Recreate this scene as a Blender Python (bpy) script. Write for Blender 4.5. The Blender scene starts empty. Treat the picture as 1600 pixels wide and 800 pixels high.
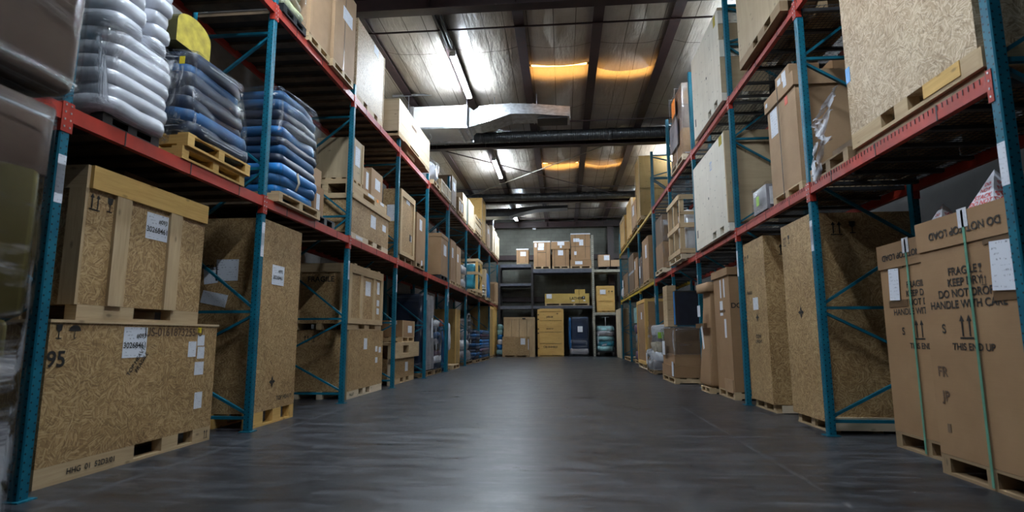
import bpy, bmesh, math, random
from mathutils import Vector, Matrix, noise
random.seed(7)
PI = math.pi
S = bpy.context.scene
C = S.collection

# ------------------------------------------------------------------ camera, light, exposure
cam = bpy.data.cameras.new('camera'); co = bpy.data.objects.new('camera', cam); C.objects.link(co)
cam.sensor_width = 36.0
cam.lens = 877.85 / 1600 * 36.0
cam.clip_end = 200
co.matrix_world = Matrix.Translation((0, 0, 0.981)) @ Matrix.Rotation(0.0893, 4, 'Z') @ Matrix.Rotation(PI/2 + 0.142, 4, 'X') @ Matrix.Rotation(-0.0023, 4, 'Z')
S.camera = co
cam.dof.use_dof = True; cam.dof.focus_distance = 9.5; cam.dof.aperture_fstop = 2.0
S.view_settings.view_transform = 'Standard'
S.view_settings.look = 'None'
S.view_settings.gamma = 1.0
S.view_settings.use_curve_mapping = False
S.view_settings.exposure = 2.12
TUBE_STRENGTH = 80.0
TUBE_COLOR = (0.76, 0.88, 1.0)
SKY_STRENGTH = 5.0
w = bpy.data.worlds.new('world'); S.world = w; w.use_nodes = True
w.node_tree.nodes['Background'].inputs[0].default_value = (0.5, 0.6, 0.8, 1)
w.node_tree.nodes['Background'].inputs[1].default_value = 0.02

# ------------------------------------------------------------------ materials
M = {}
class NT:
    def __init__(s, name):
        s.m = bpy.data.materials.new(name); s.m.use_nodes = True
        s.t = s.m.node_tree; s.n = s.t.nodes; s.b = s.n['Principled BSDF']; s.out = s.n['Material Output']
        M[name] = s.m
    def add(s, typ, **kw):
        nd = s.n.new(typ)
        for k, v in kw.items():
            if k.startswith('i_'):
                key = k[2:]
                key = int(key) if key.isdigit() else key.replace('_', ' ')
                nd.inputs[key].default_value = v
            else: setattr(nd, k, v)
        return nd
    def link(s, a, b): s.t.links.new(a, b)
    def uv(s): return s.add('ShaderNodeUVMap').outputs[0]
    def mapping(s, src, scale=(1,1,1), loc=(0,0,0), rot=(0,0,0)):
        m = s.add('ShaderNodeMapping'); m.inputs['Scale'].default_value = scale; m.inputs['Location'].default_value = loc; m.inputs['Rotation'].default_value = rot
        s.link(src, m.inputs[0]); return m.outputs[0]
    def noise(s, src, scale, detail=3, rough=.5, dist=0):
        n = s.add('ShaderNodeTexNoise'); n.inputs['Scale'].default_value = scale; n.inputs['Detail'].default_value = detail
        n.inputs['Roughness'].default_value = rough; n.inputs['Distortion'].default_value = dist
        s.link(src, n.inputs['Vector']); return n.outputs['Fac']
    def ramp(s, fac, stops, interp='LINEAR'):
        r = s.add('ShaderNodeValToRGB'); cr = r.color_ramp; cr.interpolation = interp
        while len(cr.elements) < len(stops): cr.elements.new(0.5)
        for e, (p, c) in zip(cr.elements, stops):
            e.position = p; e.color = (*c, 1) if not isinstance(c, float) else (c, c, c, 1)
        s.link(fac, r.inputs[0]); return r.outputs[0]
    def mix(s, fac, a, b, mode='MIX'):
        m = s.add('ShaderNodeMix', data_type='RGBA', blend_type=mode)
        for v, i in ((fac, 0), (a, 6), (b, 7)):
            if hasattr(v, 'is_linked'): s.link(v, m.inputs[i])
            elif i == 0: m.inputs[0].default_value = v
            else: m.inputs[i].default_value = (*v, 1) if len(v) == 3 else v
        return m.outputs[2]
    def math(s, op, a, b=None, c=None):
        m = s.add('ShaderNodeMath', operation=op)
        for i, v in enumerate((a, b, c)):
            if v is None: continue
            if hasattr(v, 'is_linked'): s.link(v, m.inputs[i])
            else: m.inputs[i].default_value = v
        return m.outputs[0]
    def bump(s, h, strength=.3, dist=.01):
        b = s.add('ShaderNodeBump'); b.inputs['Strength'].default_value = strength; b.inputs['Distance'].default_value = dist
        s.link(h, b.inputs['Height']); s.link(b.outputs[0], s.b.inputs['Normal'])
    def col(s, v):
        if hasattr(v, 'is_linked'): s.link(v, s.b.inputs['Base Color'])
        else: s.b.inputs['Base Color'].default_value = (*v, 1)
    def set(s, rough=None, metal=None, spec=None):
        if rough is not None:
            if hasattr(rough, 'is_linked'): s.link(rough, s.b.inputs['Roughness'])
            else: s.b.inputs['Roughness'].default_value = rough
        if metal is not None: s.b.inputs['Metallic'].default_value = metal
        if spec is not None: s.b.inputs['Specular IOR Level'].default_value = spec

def m_plain(name, col, rough=.6, metal=0, var=.25, scale=6):
    t = NT(name); n = t.noise(t.uv(), scale, 4)
    d = tuple(c*(1-var) for c in col); l = tuple(min(1, c*(1+var)) for c in col)
    t.col(t.ramp(n, [(.3, d), (.7, l)])); t.set(rough, metal)
    return t
def m_osb(name, stops):
    t = NT(name); uv = t.uv()
    def layer(sc, fl, off, rt):
        v = t.add('ShaderNodeTexVoronoi', voronoi_dimensions='2D', feature='F1'); v.inputs['Scale'].default_value = sc
        mp = t.mapping(uv, loc=(off, off*1.7, 0)); t.link(mp, v.inputs['Vector'])
        sx = t.add('ShaderNodeSeparateColor'); t.link(v.outputs['Color'], sx.inputs[0])
        ang = t.math('MULTIPLY', sx.outputs[0], 6.283)
        vr = t.add('ShaderNodeVectorRotate', rotation_type='Z_AXIS'); t.link(mp, vr.inputs['Vector']); t.link(ang, vr.inputs['Angle'])
        st = t.mapping(vr.outputs[0], scale=(fl, fl*rt, 1))
        v2 = t.add('ShaderNodeTexVoronoi', voronoi_dimensions='2D', feature='F1'); v2.inputs['Scale'].default_value = 1.0; t.link(st, v2.inputs['Vector'])
        s2 = t.add('ShaderNodeSeparateColor'); t.link(v2.outputs['Color'], s2.inputs[0])
        return s2.outputs[0], sx.outputs[1]
    a, am = layer(12, 125, 0.0, .13); b, bm_ = layer(21, 190, 3.3, .16); c_, cm = layer(16, 150, 7.1, .10)
    sel = t.math('GREATER_THAN', am, .5)
    f = t.mix(sel, a, b)
    big = t.noise(uv, 2.2, 3)
    fac = t.math('ADD', t.math('MULTIPLY', f, .52), t.math('MULTIPLY', big, .46))
    c = t.ramp(fac, stops)
    hi = t.math('MULTIPLY', t.math('GREATER_THAN', c_, .80), .60)
    c = t.mix(hi, c, stops[-1][1]); lo = t.math('MULTIPLY', t.math('LESS_THAN', c_, .07), .6); c = t.mix(lo, c, stops[0][1])
    t.col(c); t.set(.55); t.bump(fac, .12, .004)
def m_wood(name, stops, grain=(2.0, 30.0), rough=.65):
    t = NT(name); uv = t.uv()
    mp = t.mapping(uv, scale=(grain[0], grain[1], 1))
    n = t.noise(mp, 1.0, 5, .6, 1.2); big = t.noise(t.mapping(uv, scale=(.8, 3, 1)), 1.3, 2)
    f = t.math('ADD', t.math('MULTIPLY', n, .6), t.math('MULTIPLY', big, .4))
    v = t.add('ShaderNodeTexVoronoi', voronoi_dimensions='2D'); v.inputs['Scale'].default_value = 1
    t.link(t.mapping(uv, scale=(2.2, 5, 1)), v.inputs['Vector'])
    knot = t.ramp(v.outputs['Distance'], [(.03, 1.0), (.075, 0.0)])
    c = t.mix(t.math('MULTIPLY', knot, .6), t.ramp(f, stops), tuple(x*.35 for x in stops[0][1]))
    t.col(c); t.set(rough); t.bump(n, .08, .002)
def m_cardboard(name, a, b):
    t = NT(name); uv = t.uv()
    n = t.noise(uv, 2.5, 4, .6); fl = t.noise(t.mapping(uv, scale=(3, 140, 1)), 1.0, 2)
    f = t.math('ADD', t.math('MULTIPLY', n, .8), t.math('MULTIPLY', fl, .2))
    t.col(t.ramp(f, [(.3, a), (.7, b)])); t.set(.72); t.bump(n, .1, .01)

m_osb('osb', [(.12, (.17, .090, .033)), (.34, (.275, .160, .062)), (.60, (.375, .232, .098)), (.88, (.56, .39, .20))])
m_osb('osb_pale', [(.12, (.20, .12, .06)), (.34, (.40, .275, .16)), (.60, (.50, .37, .23)), (.88, (.72, .59, .42))])
m_wood('pine', [(.3, (.36, .24, .12)), (.7, (.56, .41, .24))])
m_wood('pine_dark', [(.3, (.20, .125, .06)), (.7, (.34, .23, .125))])
m_wood('pine_pale', [(.3, (.52, .41, .27)), (.7, (.70, .58, .42))])
m_wood('pine_warm', [(.3, (.50, .28, .07)), (.7, (.72, .46, .15))])
m_wood('plywood', [(.3, (.34, .25, .145)), (.7, (.47, .36, .22))], (9, .9), .55)
m_wood('plywood_pale', [(.3, (.60, .54, .44)), (.7, (.76, .71, .60))], (11, .7), .5)
m_wood('plywood_gold', [(.3, (.30, .18, .05)), (.7, (.44, .28, .09))], (7, .8), .6)
m_cardboard('cardboard', (.265, .148, .066), (.335, .195, .095))
m_cardboard('cardboard_light', (.33, .20, .105), (.42, .27, .15))
m_cardboard('cardboard_dark', (.14, .085, .045), (.19, .12, .068))
m_cardboard('cardboard_yellow', (.38, .25, .055), (.48, .33, .09))
m_plain('carton_brown', (.15, .10, .075), .45, 0, .35, 3)
m_plain('ink', (.012, .011, .010), .6)
m_plain('ink_brown', (.10, .055, .03), .7)
m_plain('ink_red', (.55, .03, .03), .6)
m_plain('red_paint', (.36, .030, .016), .45, 0, .2).set(spec=.35)
m_plain('red_worn', (.22, .05, .03), .5, 0, .35)
m_plain('yellow_paint', (.50, .33, .02), .45)
m_plain('grey_beam', (.075, .080, .10), .5)
m_plain('beige_beam', (.32, .30, .24), .5)
m_plain('dark_beam', (.020, .016, .016), .5)
m_plain('roof_steel', (.026, .010, .009), .5, 0, .3)
m_plain('galvanized', (.55, .57, .60), .34, .9, .25, 9)
m_plain('duct_dark', (.10, .105, .11), .38, .8, .2)
m_plain('white_metal', (.55, .545, .53), .5, 0, .05)
m_plain('black_plastic', (.012, .013, .015), .4)
m_plain('deck_board', (.095, .058, .03), .7, 0, .4)
m_plain('deck_sheet', (.030, .020, .013), .8, 0, .3)
m_plain('deck_wire', (.055, .055, .058), .5, .3)
m_plain('white_plastic', (.66, .67, .72), .2, 0, .12, 5)
m_plain('grey_plastic', (.26, .25, .27), .3, 0, .3, 5)
m_plain('blue_cloth', (.005, .070, .19), .6, 0, .45, 4)
m_plain('blue_bright', (.005, .135, .38), .5, 0, .4, 4)
m_plain('navy_cloth', (.003, .014, .042), .5, 0, .6, 4)
m_plain('teal_cloth', (.02, .22, .30), .6, 0, .5, 5)
m_plain('teal_pale', (.20, .38, .40), .45, 0, .5, 5)
m_plain('beige_cloth', (.42, .36, .27), .8, 0, .3, 5)
m_plain('purple_cloth', (.10, .055, .10), .7, 0, .4, 4)
m_plain('yellow_foam', (.42, .33, .035), .8, 0, .35, 9)
m_plain('olive', (.075, .065, .018), .7, 0, .3)
m_plain('quilt', (.42, .44, .26), .7, 0, .45, 14)
m_plain('screen_navy', (.010, .014, .026), .35)
m_plain('lime', (.30, .55, .05), .5)
m_plain('orange', (.90, .26, .02), .5)
m_plain('red_sticker', (.75, .10, .05), .5)
m_plain('yellow_sticker', (.80, .62, .02), .5)
m_plain('blue_tape', (.03, .25, .60), .4)
m_plain('strap_green', (.10, .28, .19), .4)
m_plain('strap_black', (.02, .018, .018), .5)
m_plain('tape_brown', (.14, .08, .04), .3)
m_plain('silver_foil', (.74, .75, .78), .25, .35, .25, 8)
m_plain('drywall', (.50, .48, .45), .8, 0, .06)
m_plain('dark_wall', (.018, .016, .015), .85, 0, .2)
m_plain('left_wall', (.26, .25, .24), .85, 0, .1)
m_plain('gold_wrap', (.14, .115, .03), .4, 0, .6, 5)
# printed paper: rows of small dark type
t = NT('paper'); uv = t.uv()
sx = t.add('ShaderNodeSeparateXYZ'); t.link(uv, sx.inputs[0])
rows = t.math('FRACT', t.math('MULTIPLY', sx.outputs[1], 9.0))
rowm = t.math('MULTIPLY', t.math('GREATER_THAN', rows, .45), t.math('LESS_THAN', rows, .8))
let = t.noise(t.mapping(uv, scale=(34, 9, 1)), 1.0, 1); lm = t.math('GREATER_THAN', let, .56)
pres = t.noise(t.mapping(uv, scale=(2.2, 9, 1)), 1.0, 0); pm = t.math('GREATER_THAN', pres, .5)
inb = t.math('MULTIPLY', t.math('GREATER_THAN', sx.outputs[0], .08), t.math('LESS_THAN', sx.outputs[0], .92))
f = t.math('MULTIPLY', t.math('MULTIPLY', rowm, lm), t.math('MULTIPLY', pm, inb))
t.col(t.mix(f, (.70, .72, .78), (.22, .23, .28))); t.set(.6)
# perforated teal steel: holes are dark dots, their inner shade put in the colour
t = NT('teal_perforated'); uv = t.uv(); sx = t.add('ShaderNodeSeparateXYZ'); t.link(uv, sx.inputs[0])
def holes(cu, off):
    du = t.math('SUBTRACT', sx.outputs[0], cu)
    fv = t.math('FRACT', t.math('ADD', t.math('DIVIDE', sx.outputs[1], .0508), off))
    dv = t.math('MULTIPLY', t.math('SUBTRACT', fv, .5), .0508)
    d2 = t.math('ADD', t.math('MULTIPLY', du, du), t.math('MULTIPLY', dv, dv))
    return t.math('LESS_THAN', d2, .0062**2)
hm = t.math('MAXIMUM', holes(.020, 0.0), holes(-.020, .5))
nz = t.noise(uv, 5, 4, .6)
base = t.ramp(nz, [(.3, (.002, .085, .135)), (.75, (.004, .145, .205))])
t.col(t.mix(hm, base, (.004, .006, .008))); t.set(.42, 0, .3)
m_plain('teal_paint', (.003, .105, .155), .45, 0, .25).set(spec=.3)
# concrete floor
t = NT('concrete'); uv = t.uv()
n1 = t.noise(uv, .45, 6, .6); n2 = t.noise(t.mapping(uv, scale=(1.0, 3.6, 1)), 1.5, 7, .68, .15); n3 = t.noise(uv, 9, 5, .7)
f = t.math('ADD', t.math('MULTIPLY', n1, .36), t.math('ADD', t.math('MULTIPLY', n2, .40), t.math('MULTIPLY', n3, .24)))
c = t.ramp(f, [(.40, (.008, .009, .011)), (.5, (.021, .023, .028)), (.60, (.055, .059, .070))])
v = t.add('ShaderNodeTexVoronoi', voronoi_dimensions='2D', feature='DISTANCE_TO_EDGE'); v.inputs['Scale'].default_value = 1
t.link(t.mapping(uv, scale=(.32, .9, 1)), v.inputs['Vector'])
wv = t.noise(uv, 2.0, 3)
crack = t.math('MULTIPLY', t.ramp(v.outputs['Distance'], [(0.0, 1.0), (.012, 0.0)]), t.math('GREATER_THAN', wv, .52))
scuff = t.ramp(t.noise(t.mapping(uv, scale=(1.2, 9, 1), rot=(0, 0, .25)), 1.3, 6, .7), [(.56, 0.0), (.68, 1.0)])
c = t.mix(t.math('MULTIPLY', scuff, .60), c, (.13, .135, .15))
c = t.mix(t.math('MULTIPLY', crack, .05), c, (.02, .02, .02))
t.col(c); t.set(t.ramp(t.math('ADD', t.math('MULTIPLY', n3, .35), t.math('MULTIPLY', n2, .65)), [(.36, .27), (.62, .48)])); t.bump(t.math('ADD', n3, n2), .16, .004); t.set(spec=.65)
# block wall
t = NT('block_wall'); uv = t.uv()
br = t.add('ShaderNodeTexBrick'); br.inputs['Scale'].default_value = 1.0; br.inputs['Brick Width'].default_value = .4; br.inputs['Row Height'].default_value = .2; br.inputs['Mortar Size'].default_value = .006
br.inputs['Color1'].default_value = (.17, .17, .14, 1); br.inputs['Color2'].default_value = (.145, .145, .12, 1); br.inputs['Mortar'].default_value = (.10, .10, .085, 1)
t.link(uv, br.inputs['Vector']); n = t.noise(uv, 1.2, 5, .6)
t.col(t.mix(t.math('MULTIPLY', n, .7), br.outputs[0], (.05, .05, .042), 'MULTIPLY')); t.set(.8)
# vinyl faced roof insulation
t = NT('insulation'); uv = t.uv(); sx = t.add('ShaderNodeSeparateXYZ'); t.link(uv, sx.inputs[0])
def seam(src, scale, wd):
    v = t.add('ShaderNodeTexVoronoi', voronoi_dimensions='1D', feature='DISTANCE_TO_EDGE'); v.inputs['Scale'].default_value = scale; v.inputs['Randomness'].default_value = .75
    t.link(src, v.inputs['W']); return t.math('LESS_THAN', v.outputs['Distance'], wd*scale)
sm = t.math('MAXIMUM', seam(sx.outputs[0], 2.3, .007), seam(sx.outputs[1], .42, .010))
n = t.noise(uv, 1.1, 5, .6); wr = t.noise(t.mapping(uv, scale=(7, 1.4, 1)), 1.6, 4, .6)
c = t.mix(sm, t.ramp(n, [(.3, (.36, .32, .27)), (.7, (.52, .47, .41))]), (.05, .045, .04))
t.col(c); t.set(.26, 0, .7); t.bump(wr, .38, .06)
tr = t.add('ShaderNodeBsdfTranslucent'); tr.inputs[0].default_value = (.70, .62, .5, 1)
mx = t.add('ShaderNodeMixShader'); mx.inputs[0].default_value = .13
t.link(t.b.outputs[0], mx.inputs[1]); t.link(tr.outputs[0], mx.inputs[2]); t.link(mx.outputs[0], t.out.inputs[0])
# emitters
def m_emit(name, col, st):
    t = NT(name); e = t.add('ShaderNodeEmission'); e.inputs[0].default_value = (*col, 1); e.inputs[1].default_value = st
    t.link(e.outputs[0], t.out.inputs[0])
m_emit('tube_glow', TUBE_COLOR, TUBE_STRENGTH)
m_emit('skylight_glow', (1.0, .50, .13), SKY_STRENGTH)
# stretch film: clear glossy skin, white streaks coloured in for glints and bunching
def m_film(name, base, lo, hi, whites):
    t = NT(name); uv = t.uv()
    wr = t.noise(t.mapping(uv, scale=(2.2, 11, 1), rot=(0, 0, .28)), 1.5, 6, .68, .5)
    fn = t.noise(t.mapping(uv, scale=(5, 26, 1), rot=(0, 0, -.2)), 1.3, 3, .6, .8)
    h = t.math('ADD', t.math('MULTIPLY', wr, .75), t.math('MULTIPLY', fn, .25))
    t.col(base); t.set(.10, 0, 1.0); t.b.inputs['IOR'].default_value = 1.9; t.bump(h, 1.0, .075)
    tp = t.add('ShaderNodeBsdfTransparent'); mx = t.add('ShaderNodeMixShader')
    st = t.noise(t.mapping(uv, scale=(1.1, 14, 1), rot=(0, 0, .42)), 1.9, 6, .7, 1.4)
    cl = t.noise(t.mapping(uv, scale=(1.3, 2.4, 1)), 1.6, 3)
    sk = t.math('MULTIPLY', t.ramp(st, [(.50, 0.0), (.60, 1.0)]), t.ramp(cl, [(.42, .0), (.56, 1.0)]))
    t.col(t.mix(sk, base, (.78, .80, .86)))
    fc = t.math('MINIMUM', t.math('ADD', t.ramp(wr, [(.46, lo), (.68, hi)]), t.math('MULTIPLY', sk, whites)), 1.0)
    t.link(fc, mx.inputs[0]); t.link(tp.outputs[0], mx.inputs[1]); t.link(t.b.outputs[0], mx.inputs[2]); t.link(mx.outputs[0], t.out.inputs[0])
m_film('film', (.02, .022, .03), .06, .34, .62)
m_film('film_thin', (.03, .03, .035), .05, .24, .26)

# ------------------------------------------------------------------ mesh helpers
class MB:
    def __init__(s, mat=None): s.v = []; s.f = []; s.uv = []; s.sm = []; s.X = mat or Matrix.Identity(4)
    def face(s, pts, uvs, smooth=False):
        k = len(s.v); s.v += [tuple(s.X @ Vector(p)) for p in pts]; s.f.append(tuple(range(k, k+len(pts)))); s.uv += uvs; s.sm.append(smooth)
    def box(s, x0, x1, y0, y1, z0, z1, grain=False, T=None, ctr=False):
        if x1 < x0: x0, x1 = x1, x0
        if y1 < y0: y0, y1 = y1, y0
        if z1 < z0: z0, z1 = z1, z0
        L = (x1-x0, y1-y0, z1-z0); lo = (x0, y0, z0)
        big = L.index(max(L)); ou, ov = (0, 0) if ctr else (random.uniform(0, 20), random.uniform(0, 20))
        P = [(x, y, z) for z in (z0, z1) for y in (y0, y1) for x in (x0, x1)]
        for idx, a, b in (((0,2,3,1),0,1), ((4,5,7,6),0,1), ((0,1,5,4),0,2), ((2,6,7,3),0,2), ((0,4,6,2),1,2), ((1,3,7,5),1,2)):
            if grain and b == big: A, B = b, a
            elif grain and a != big and L[b] > L[a]: A, B = b, a
            else: A, B = a, b
            pts = [P[i] for i in idx]
            ca = (lo[A] + L[A]/2) if ctr else 0; cb = 0
            uv = [(p[A]-ca+ou, p[B]-cb+ov) for p in pts]
            if T is not None: pts = [T @ Vector(p) for p in pts]
            s.face(pts, uv)
        return s
    def bar(s, a, b, wd, th, grain=True):
        a, b = Vector(a), Vector(b); d = b-a; L = d.length; z = d.normalized()
        up = Vector((0, 0, 1)) if abs(z.z) < .9 else Vector((0, 1, 0))
        x = up.cross(z).normalized(); y = z.cross(x)
        T = Matrix.Translation(a) @ Matrix((x, y, z)).transposed().to_4x4()
        return s.box(-wd/2, wd/2, -th/2, th/2, 0, L, grain, T)
    def tube(s, pts, r, n=8, cap=True, smooth=True):
        pts = [Vector(p) for p in pts]; rings = []; L = 0; ls = []
        rr = r if isinstance(r, (list, tuple)) else [r]*len(pts)
        for i, p in enumerate(pts):
            d = (pts[min(i+1, len(pts)-1)] - pts[max(i-1, 0)]).normalized()
            up = Vector((0, 0, 1)) if abs(d.z) < .9 else Vector((0, 1, 0))
            x = up.cross(d).normalized(); y = d.cross(x)
            rings.append([p + x*math.cos(2*PI*k/n)*rr[i] + y*math.sin(2*PI*k/n)*rr[i] for k in range(n)])
            if i: L += (p-pts[i-1]).length
            ls.append(L)
        for i in range(len(pts)-1):
            for k in range(n):
                j = (k+1) % n; u0, u1 = k/n*2*PI*rr[i], (k+1)/n*2*PI*rr[i]
                s.face([rings[i][k], rings[i][j], rings[i+1][j], rings[i+1][k]], [(ls[i], u0), (ls[i], u1), (ls[i+1], u1), (ls[i+1], u0)], smooth)
        if cap:
            s.face(rings[0][::-1], [(0, 0)]*n); s.face(rings[-1], [(0, 0)]*n)
        return s
    def grid(s, fn, nu, nv, uvf=None, smooth=True, wrap=False):
        P = [[Vector(fn(i/nu, j/nv)) for j in range(nv+1)] for i in range(nu+1)]
        U = [[(uvf(i/nu, j/nv) if uvf else (i/nu, j/nv)) for j in range(nv+1)] for i in range(nu+1)]
        for i in range(nu):
            for j in range(nv):
                s.face([P[i][j], P[i+1][j], P[i+1][j+1], P[i][j+1]], [U[i][j], U[i+1][j], U[i+1][j+1], U[i][j+1]], smooth)
        return s
    def blob(s, cx, cy, cz, w, d, h, e=.35, ev=.35, amp=.03, freq=3.0, nu=28, nv=12, seed=0, ripple=0.0, taper=0.0, lean=(0, 0), crease=0.0):
        """rounded lumpy block: a superellipsoid with noise; taper narrows the top, ripple folds the sides in rows"""
        sg = lambda v, p: math.copysign(abs(v)**p, v)
        off = Vector((seed*3.1, seed*1.7, seed*.9)); sx, sy = random.uniform(0, 9), random.uniform(0, 9)
        def fn(u, v):
            a = 2*PI*u; b = PI*(v-.5)
            cb = sg(math.cos(b), ev)
            p = Vector((w/2*sg(math.cos(a), e)*cb, d/2*sg(math.sin(a), e)*cb, h/2*sg(math.sin(b), ev)))
            k = 1 - taper*(p.z/h + .5)
            nz = noise.noise_vector(p*freq + off)
            rp = ripple*math.sin(p.z*60) * (1 if cb > .3 else 0)
            q = Vector((p.x*k, p.y*k, p.z)) + Vector((nz.x, nz.y, nz.z*.5))*amp
            if rp and p.xy.length > 1e-4: q += Vector((p.x, p.y, 0)).normalized()*rp
            t_ = p.z/h + .5
            if crease:
                r1 = noise.noise(Vector((p.x*6+p.z*3, p.y*6-p.z*2, p.z*26))+off); r2 = noise.noise(Vector((p.x*15, p.y*15, p.z*11))-off)
                cr = crease*((1-abs(r1)*2.2)*.8 + r2*.9)
                if p.length > 1e-4: q += Vector((p.x/w, p.y/d, p.z/h)).normalized()*cr
            return (q.x+cx+lean[0]*t_, q.y+cy+lean[1]*t_, q.z+cz)
        per = 2*(w+d)
        return s.grid(fn, nu, nv, lambda u, v: (u*per+sx, v*h+sy))
    def build(s, name, mat, parent=None, weld=False):
        me = bpy.data.meshes.new(name); me.from_pydata(s.v, [], s.f); me.materials.append(M[mat])
        l = me.uv_layers.new(name='UVMap'); flat = [c for u in s.uv for c in u]; l.data.foreach_set('uv', flat)
        me.polygons.foreach_set('use_smooth', s.sm)
        bm = bmesh.new(); bm.from_mesh(me); bmesh.ops.remove_doubles(bm, verts=bm.verts, dist=1e-5)
        if not weld: bmesh.ops.recalc_face_normals(bm, faces=bm.faces)
        bm.to_mesh(me); bm.free()
        o = bpy.data.objects.new(name, me); C.objects.link(o)
        if parent is not None: o.parent = parent
        return o

def tag(o, label=None, cat=None, group=None, kind=None):
    if label: o['label'] = label
    if cat: o['category'] = cat
    if group: o['group'] = group
    if kind: o['kind'] = kind
    return o
def thing(name, label, cat, loc=(0,0,0), rz=0, group=None, kind=None):
    o = bpy.data.objects.new(name, None); C.objects.link(o); o.location = loc; o.rotation_euler = (0, 0, rz); o.empty_display_size = .1
    return tag(o, label, cat, group, kind)
def copy_tree(o, parent=None):
    c = o.copy(); C.objects.link(c)
    if parent is not None: c.parent = parent
    for ch in list(o.children): copy_tree(ch, c)
    return c
def text_mesh(body, size):
    cu = bpy.data.curves.new('lettering', 'FONT'); cu.body = body; cu.size = size; cu.align_x = 'CENTER'; cu.align_y = 'CENTER'; cu.offset = size*.020
    o = bpy.data.objects.new('lettering', cu); C.objects.link(o)
    me = bpy.data.meshes.new_from_object(o)
    bpy.data.objects.remove(o); bpy.data.curves.remove(cu)
    return me

class Case:
    """a box-shaped thing seen from the aisle: local x to the viewer's right, -y to the viewer, z up.
    side L stands in the racks at negative X and faces +X; R faces -X; B faces the camera (-Y)."""
    def __init__(s, side, front, a, b, z, h, d, name, label, cat='crate', group=None, turn=0):
        s.w = abs(b-a); s.d = d; s.h = h; s.side = side; s.a = min(a, b); s.b = max(a, b)
        mid = (a+b)/2
        if side == 'L': loc, rz = (front, mid, z), PI/2
        elif side == 'R': loc, rz = (front, mid, z), -PI/2
        else: loc, rz = (mid, front, z), 0
        s.z = z
        s.root = thing(name, label, cat, loc, rz + turn, group)
        s.near = 'left' if side == 'L' else 'right'
    def u(s, y): return y-s.a if s.side != 'R' else s.b-y
    def F(s, face):
        w, d = s.w, s.d
        if face == 'front': cols = ((1,0,0), (0,0,1), (0,-1,0)); o = (-w/2, 0, 0)
        elif face == 'left': cols = ((0,-1,0), (0,0,1), (-1,0,0)); o = (-w/2, d, 0)
        elif face == 'right': cols = ((0,1,0), (0,0,1), (1,0,0)); o = (w/2, 0, 0)
        elif face == 'top': cols = ((1,0,0), (0,1,0), (0,0,1)); o = (-w/2, 0, s.h)
        return Matrix.Translation(o) @ Matrix(cols).transposed().to_4x4()
    def box(s, part, mat, x0, x1, y0, y1, z0, z1, grain=False):
        return MB().box(x0-s.w/2, x1-s.w/2, y0, y1, z0, z1, grain).build(part, mat, s.root)
    def body(s, mat, z0=0, z1=None, part='panel', inset=0, grain=False):
        return s.box(part, mat, inset, s.w-inset, inset, s.d-inset, z0, s.h if z1 is None else z1, grain)
    def skid(s, bh, mat='pine', opens=((.28, .42), (.58, .72)), part='skid', board=.022, inset=0.0):
        m = MB(); w, d = s.w, s.d
        cuts = [0] + [c for o in opens for c in o] + [1]
        for y0, y1 in ((inset, inset+.09), (d/2-.045, d/2+.045), (d-.09, d)):
            for i in range(0, len(cuts), 2): m.box(cuts[i]*w-w/2, cuts[i+1]*w-w/2, y0, y1, board, bh-.001, True)
            m.box(-w/2, w/2, y0, y1, 0, board, True)
        return m.build(part, mat, s.root)
    def pallet(s, bh=.14, mat='pine', inset=.0, part='pallet', n=3):
        m = MB(); w, d = s.w, s.d; i = inset
        for k in range(n):
            x = -w/2+i + (w-2*i-.09)*k/(n-1)
            m.box(x, x+.09, i+.001, d-i-.001, .02, bh-.02, True)
        nb = max(4, int(d/.2))
        for k in range(nb):
            y = i + (d-2*i-.10)*k/(nb-1); m.box(-w/2+i, w/2-i, y, y+.10, bh-.02, bh-.001, True)
        for k in range(3):
            y = i + (d-2*i-.10)*k/2; m.box(-w/2+i, w/2-i, y, y+.10, 0, .02, True)
        return m.build(part, mat, s.root)
    def rect(s, face, part, mat, rects, th=.02, grain=True, each=False):
        X = s.F(face)
        if len(rects) > 1 and part != 'frame': each = True
        if each: return [MB(X).box(u0, u1, v0, v1, 0.0005, th, grain).build(part, mat, s.root) for u0, u1, v0, v1 in rects]
        m = MB(X)
        for u0, u1, v0, v1 in rects: m.box(u0, u1, v0, v1, 0.0005, th, grain)
        return m.build(part, mat, s.root)
    def paper(s, face, u, v, w, h, part='shipping_label', label=None, off=0.0, mat='paper', tilt=0, text=()):
        T = s.F(face) @ Matrix.Translation((u, v, off+.002)) @ Matrix.Rotation(tilt, 4, 'Z')
        m = MB(T); q = [(-w/2,-h/2,.001), (w/2,-h/2,.001), (w/2,h/2,.001), (-w/2,h/2,.001)]
        m.face(q, [(0,0), (1,0), (1,1), (0,1)]); m.face([(x, y, -.0015) for x, y, z in q][::-1], [(0,0)]*4)
        for i in range(4):
            j = (i+1) % 4; m.face([(q[i][0], q[i][1], -.0015), (q[j][0], q[j][1], -.0015), q[j], q[i]], [(0,0)]*4)
        o = m.build(part, mat, s.root)
        for (tx, tu, tv, ts) in text:
            me = text_mesh(tx, ts); me.materials.clear(); me.materials.append(M['ink']); to = bpy.data.objects.new('lettering', me); C.objects.link(to); to.parent = o
            me.transform(T @ Matrix.Translation((tu, tv, .0025)))
        if label: o['label'] = label
        return o
    def text(s, face, body, u, v, size, part='stencil_lettering', mat='ink', rot=0, off=.0, sx=1.0):
        me = text_mesh(body, size); me.materials.clear(); me.materials.append(M[mat])
        me.transform(s.F(face) @ Matrix.Translation((u, v, .003+off)) @ Matrix.Rotation(rot, 4, 'Z') @ Matrix.Diagonal((sx, 1, 1, 1)))
        o = bpy.data.objects.new(part, me); C.objects.link(o); o.parent = s.root
        return o
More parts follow.
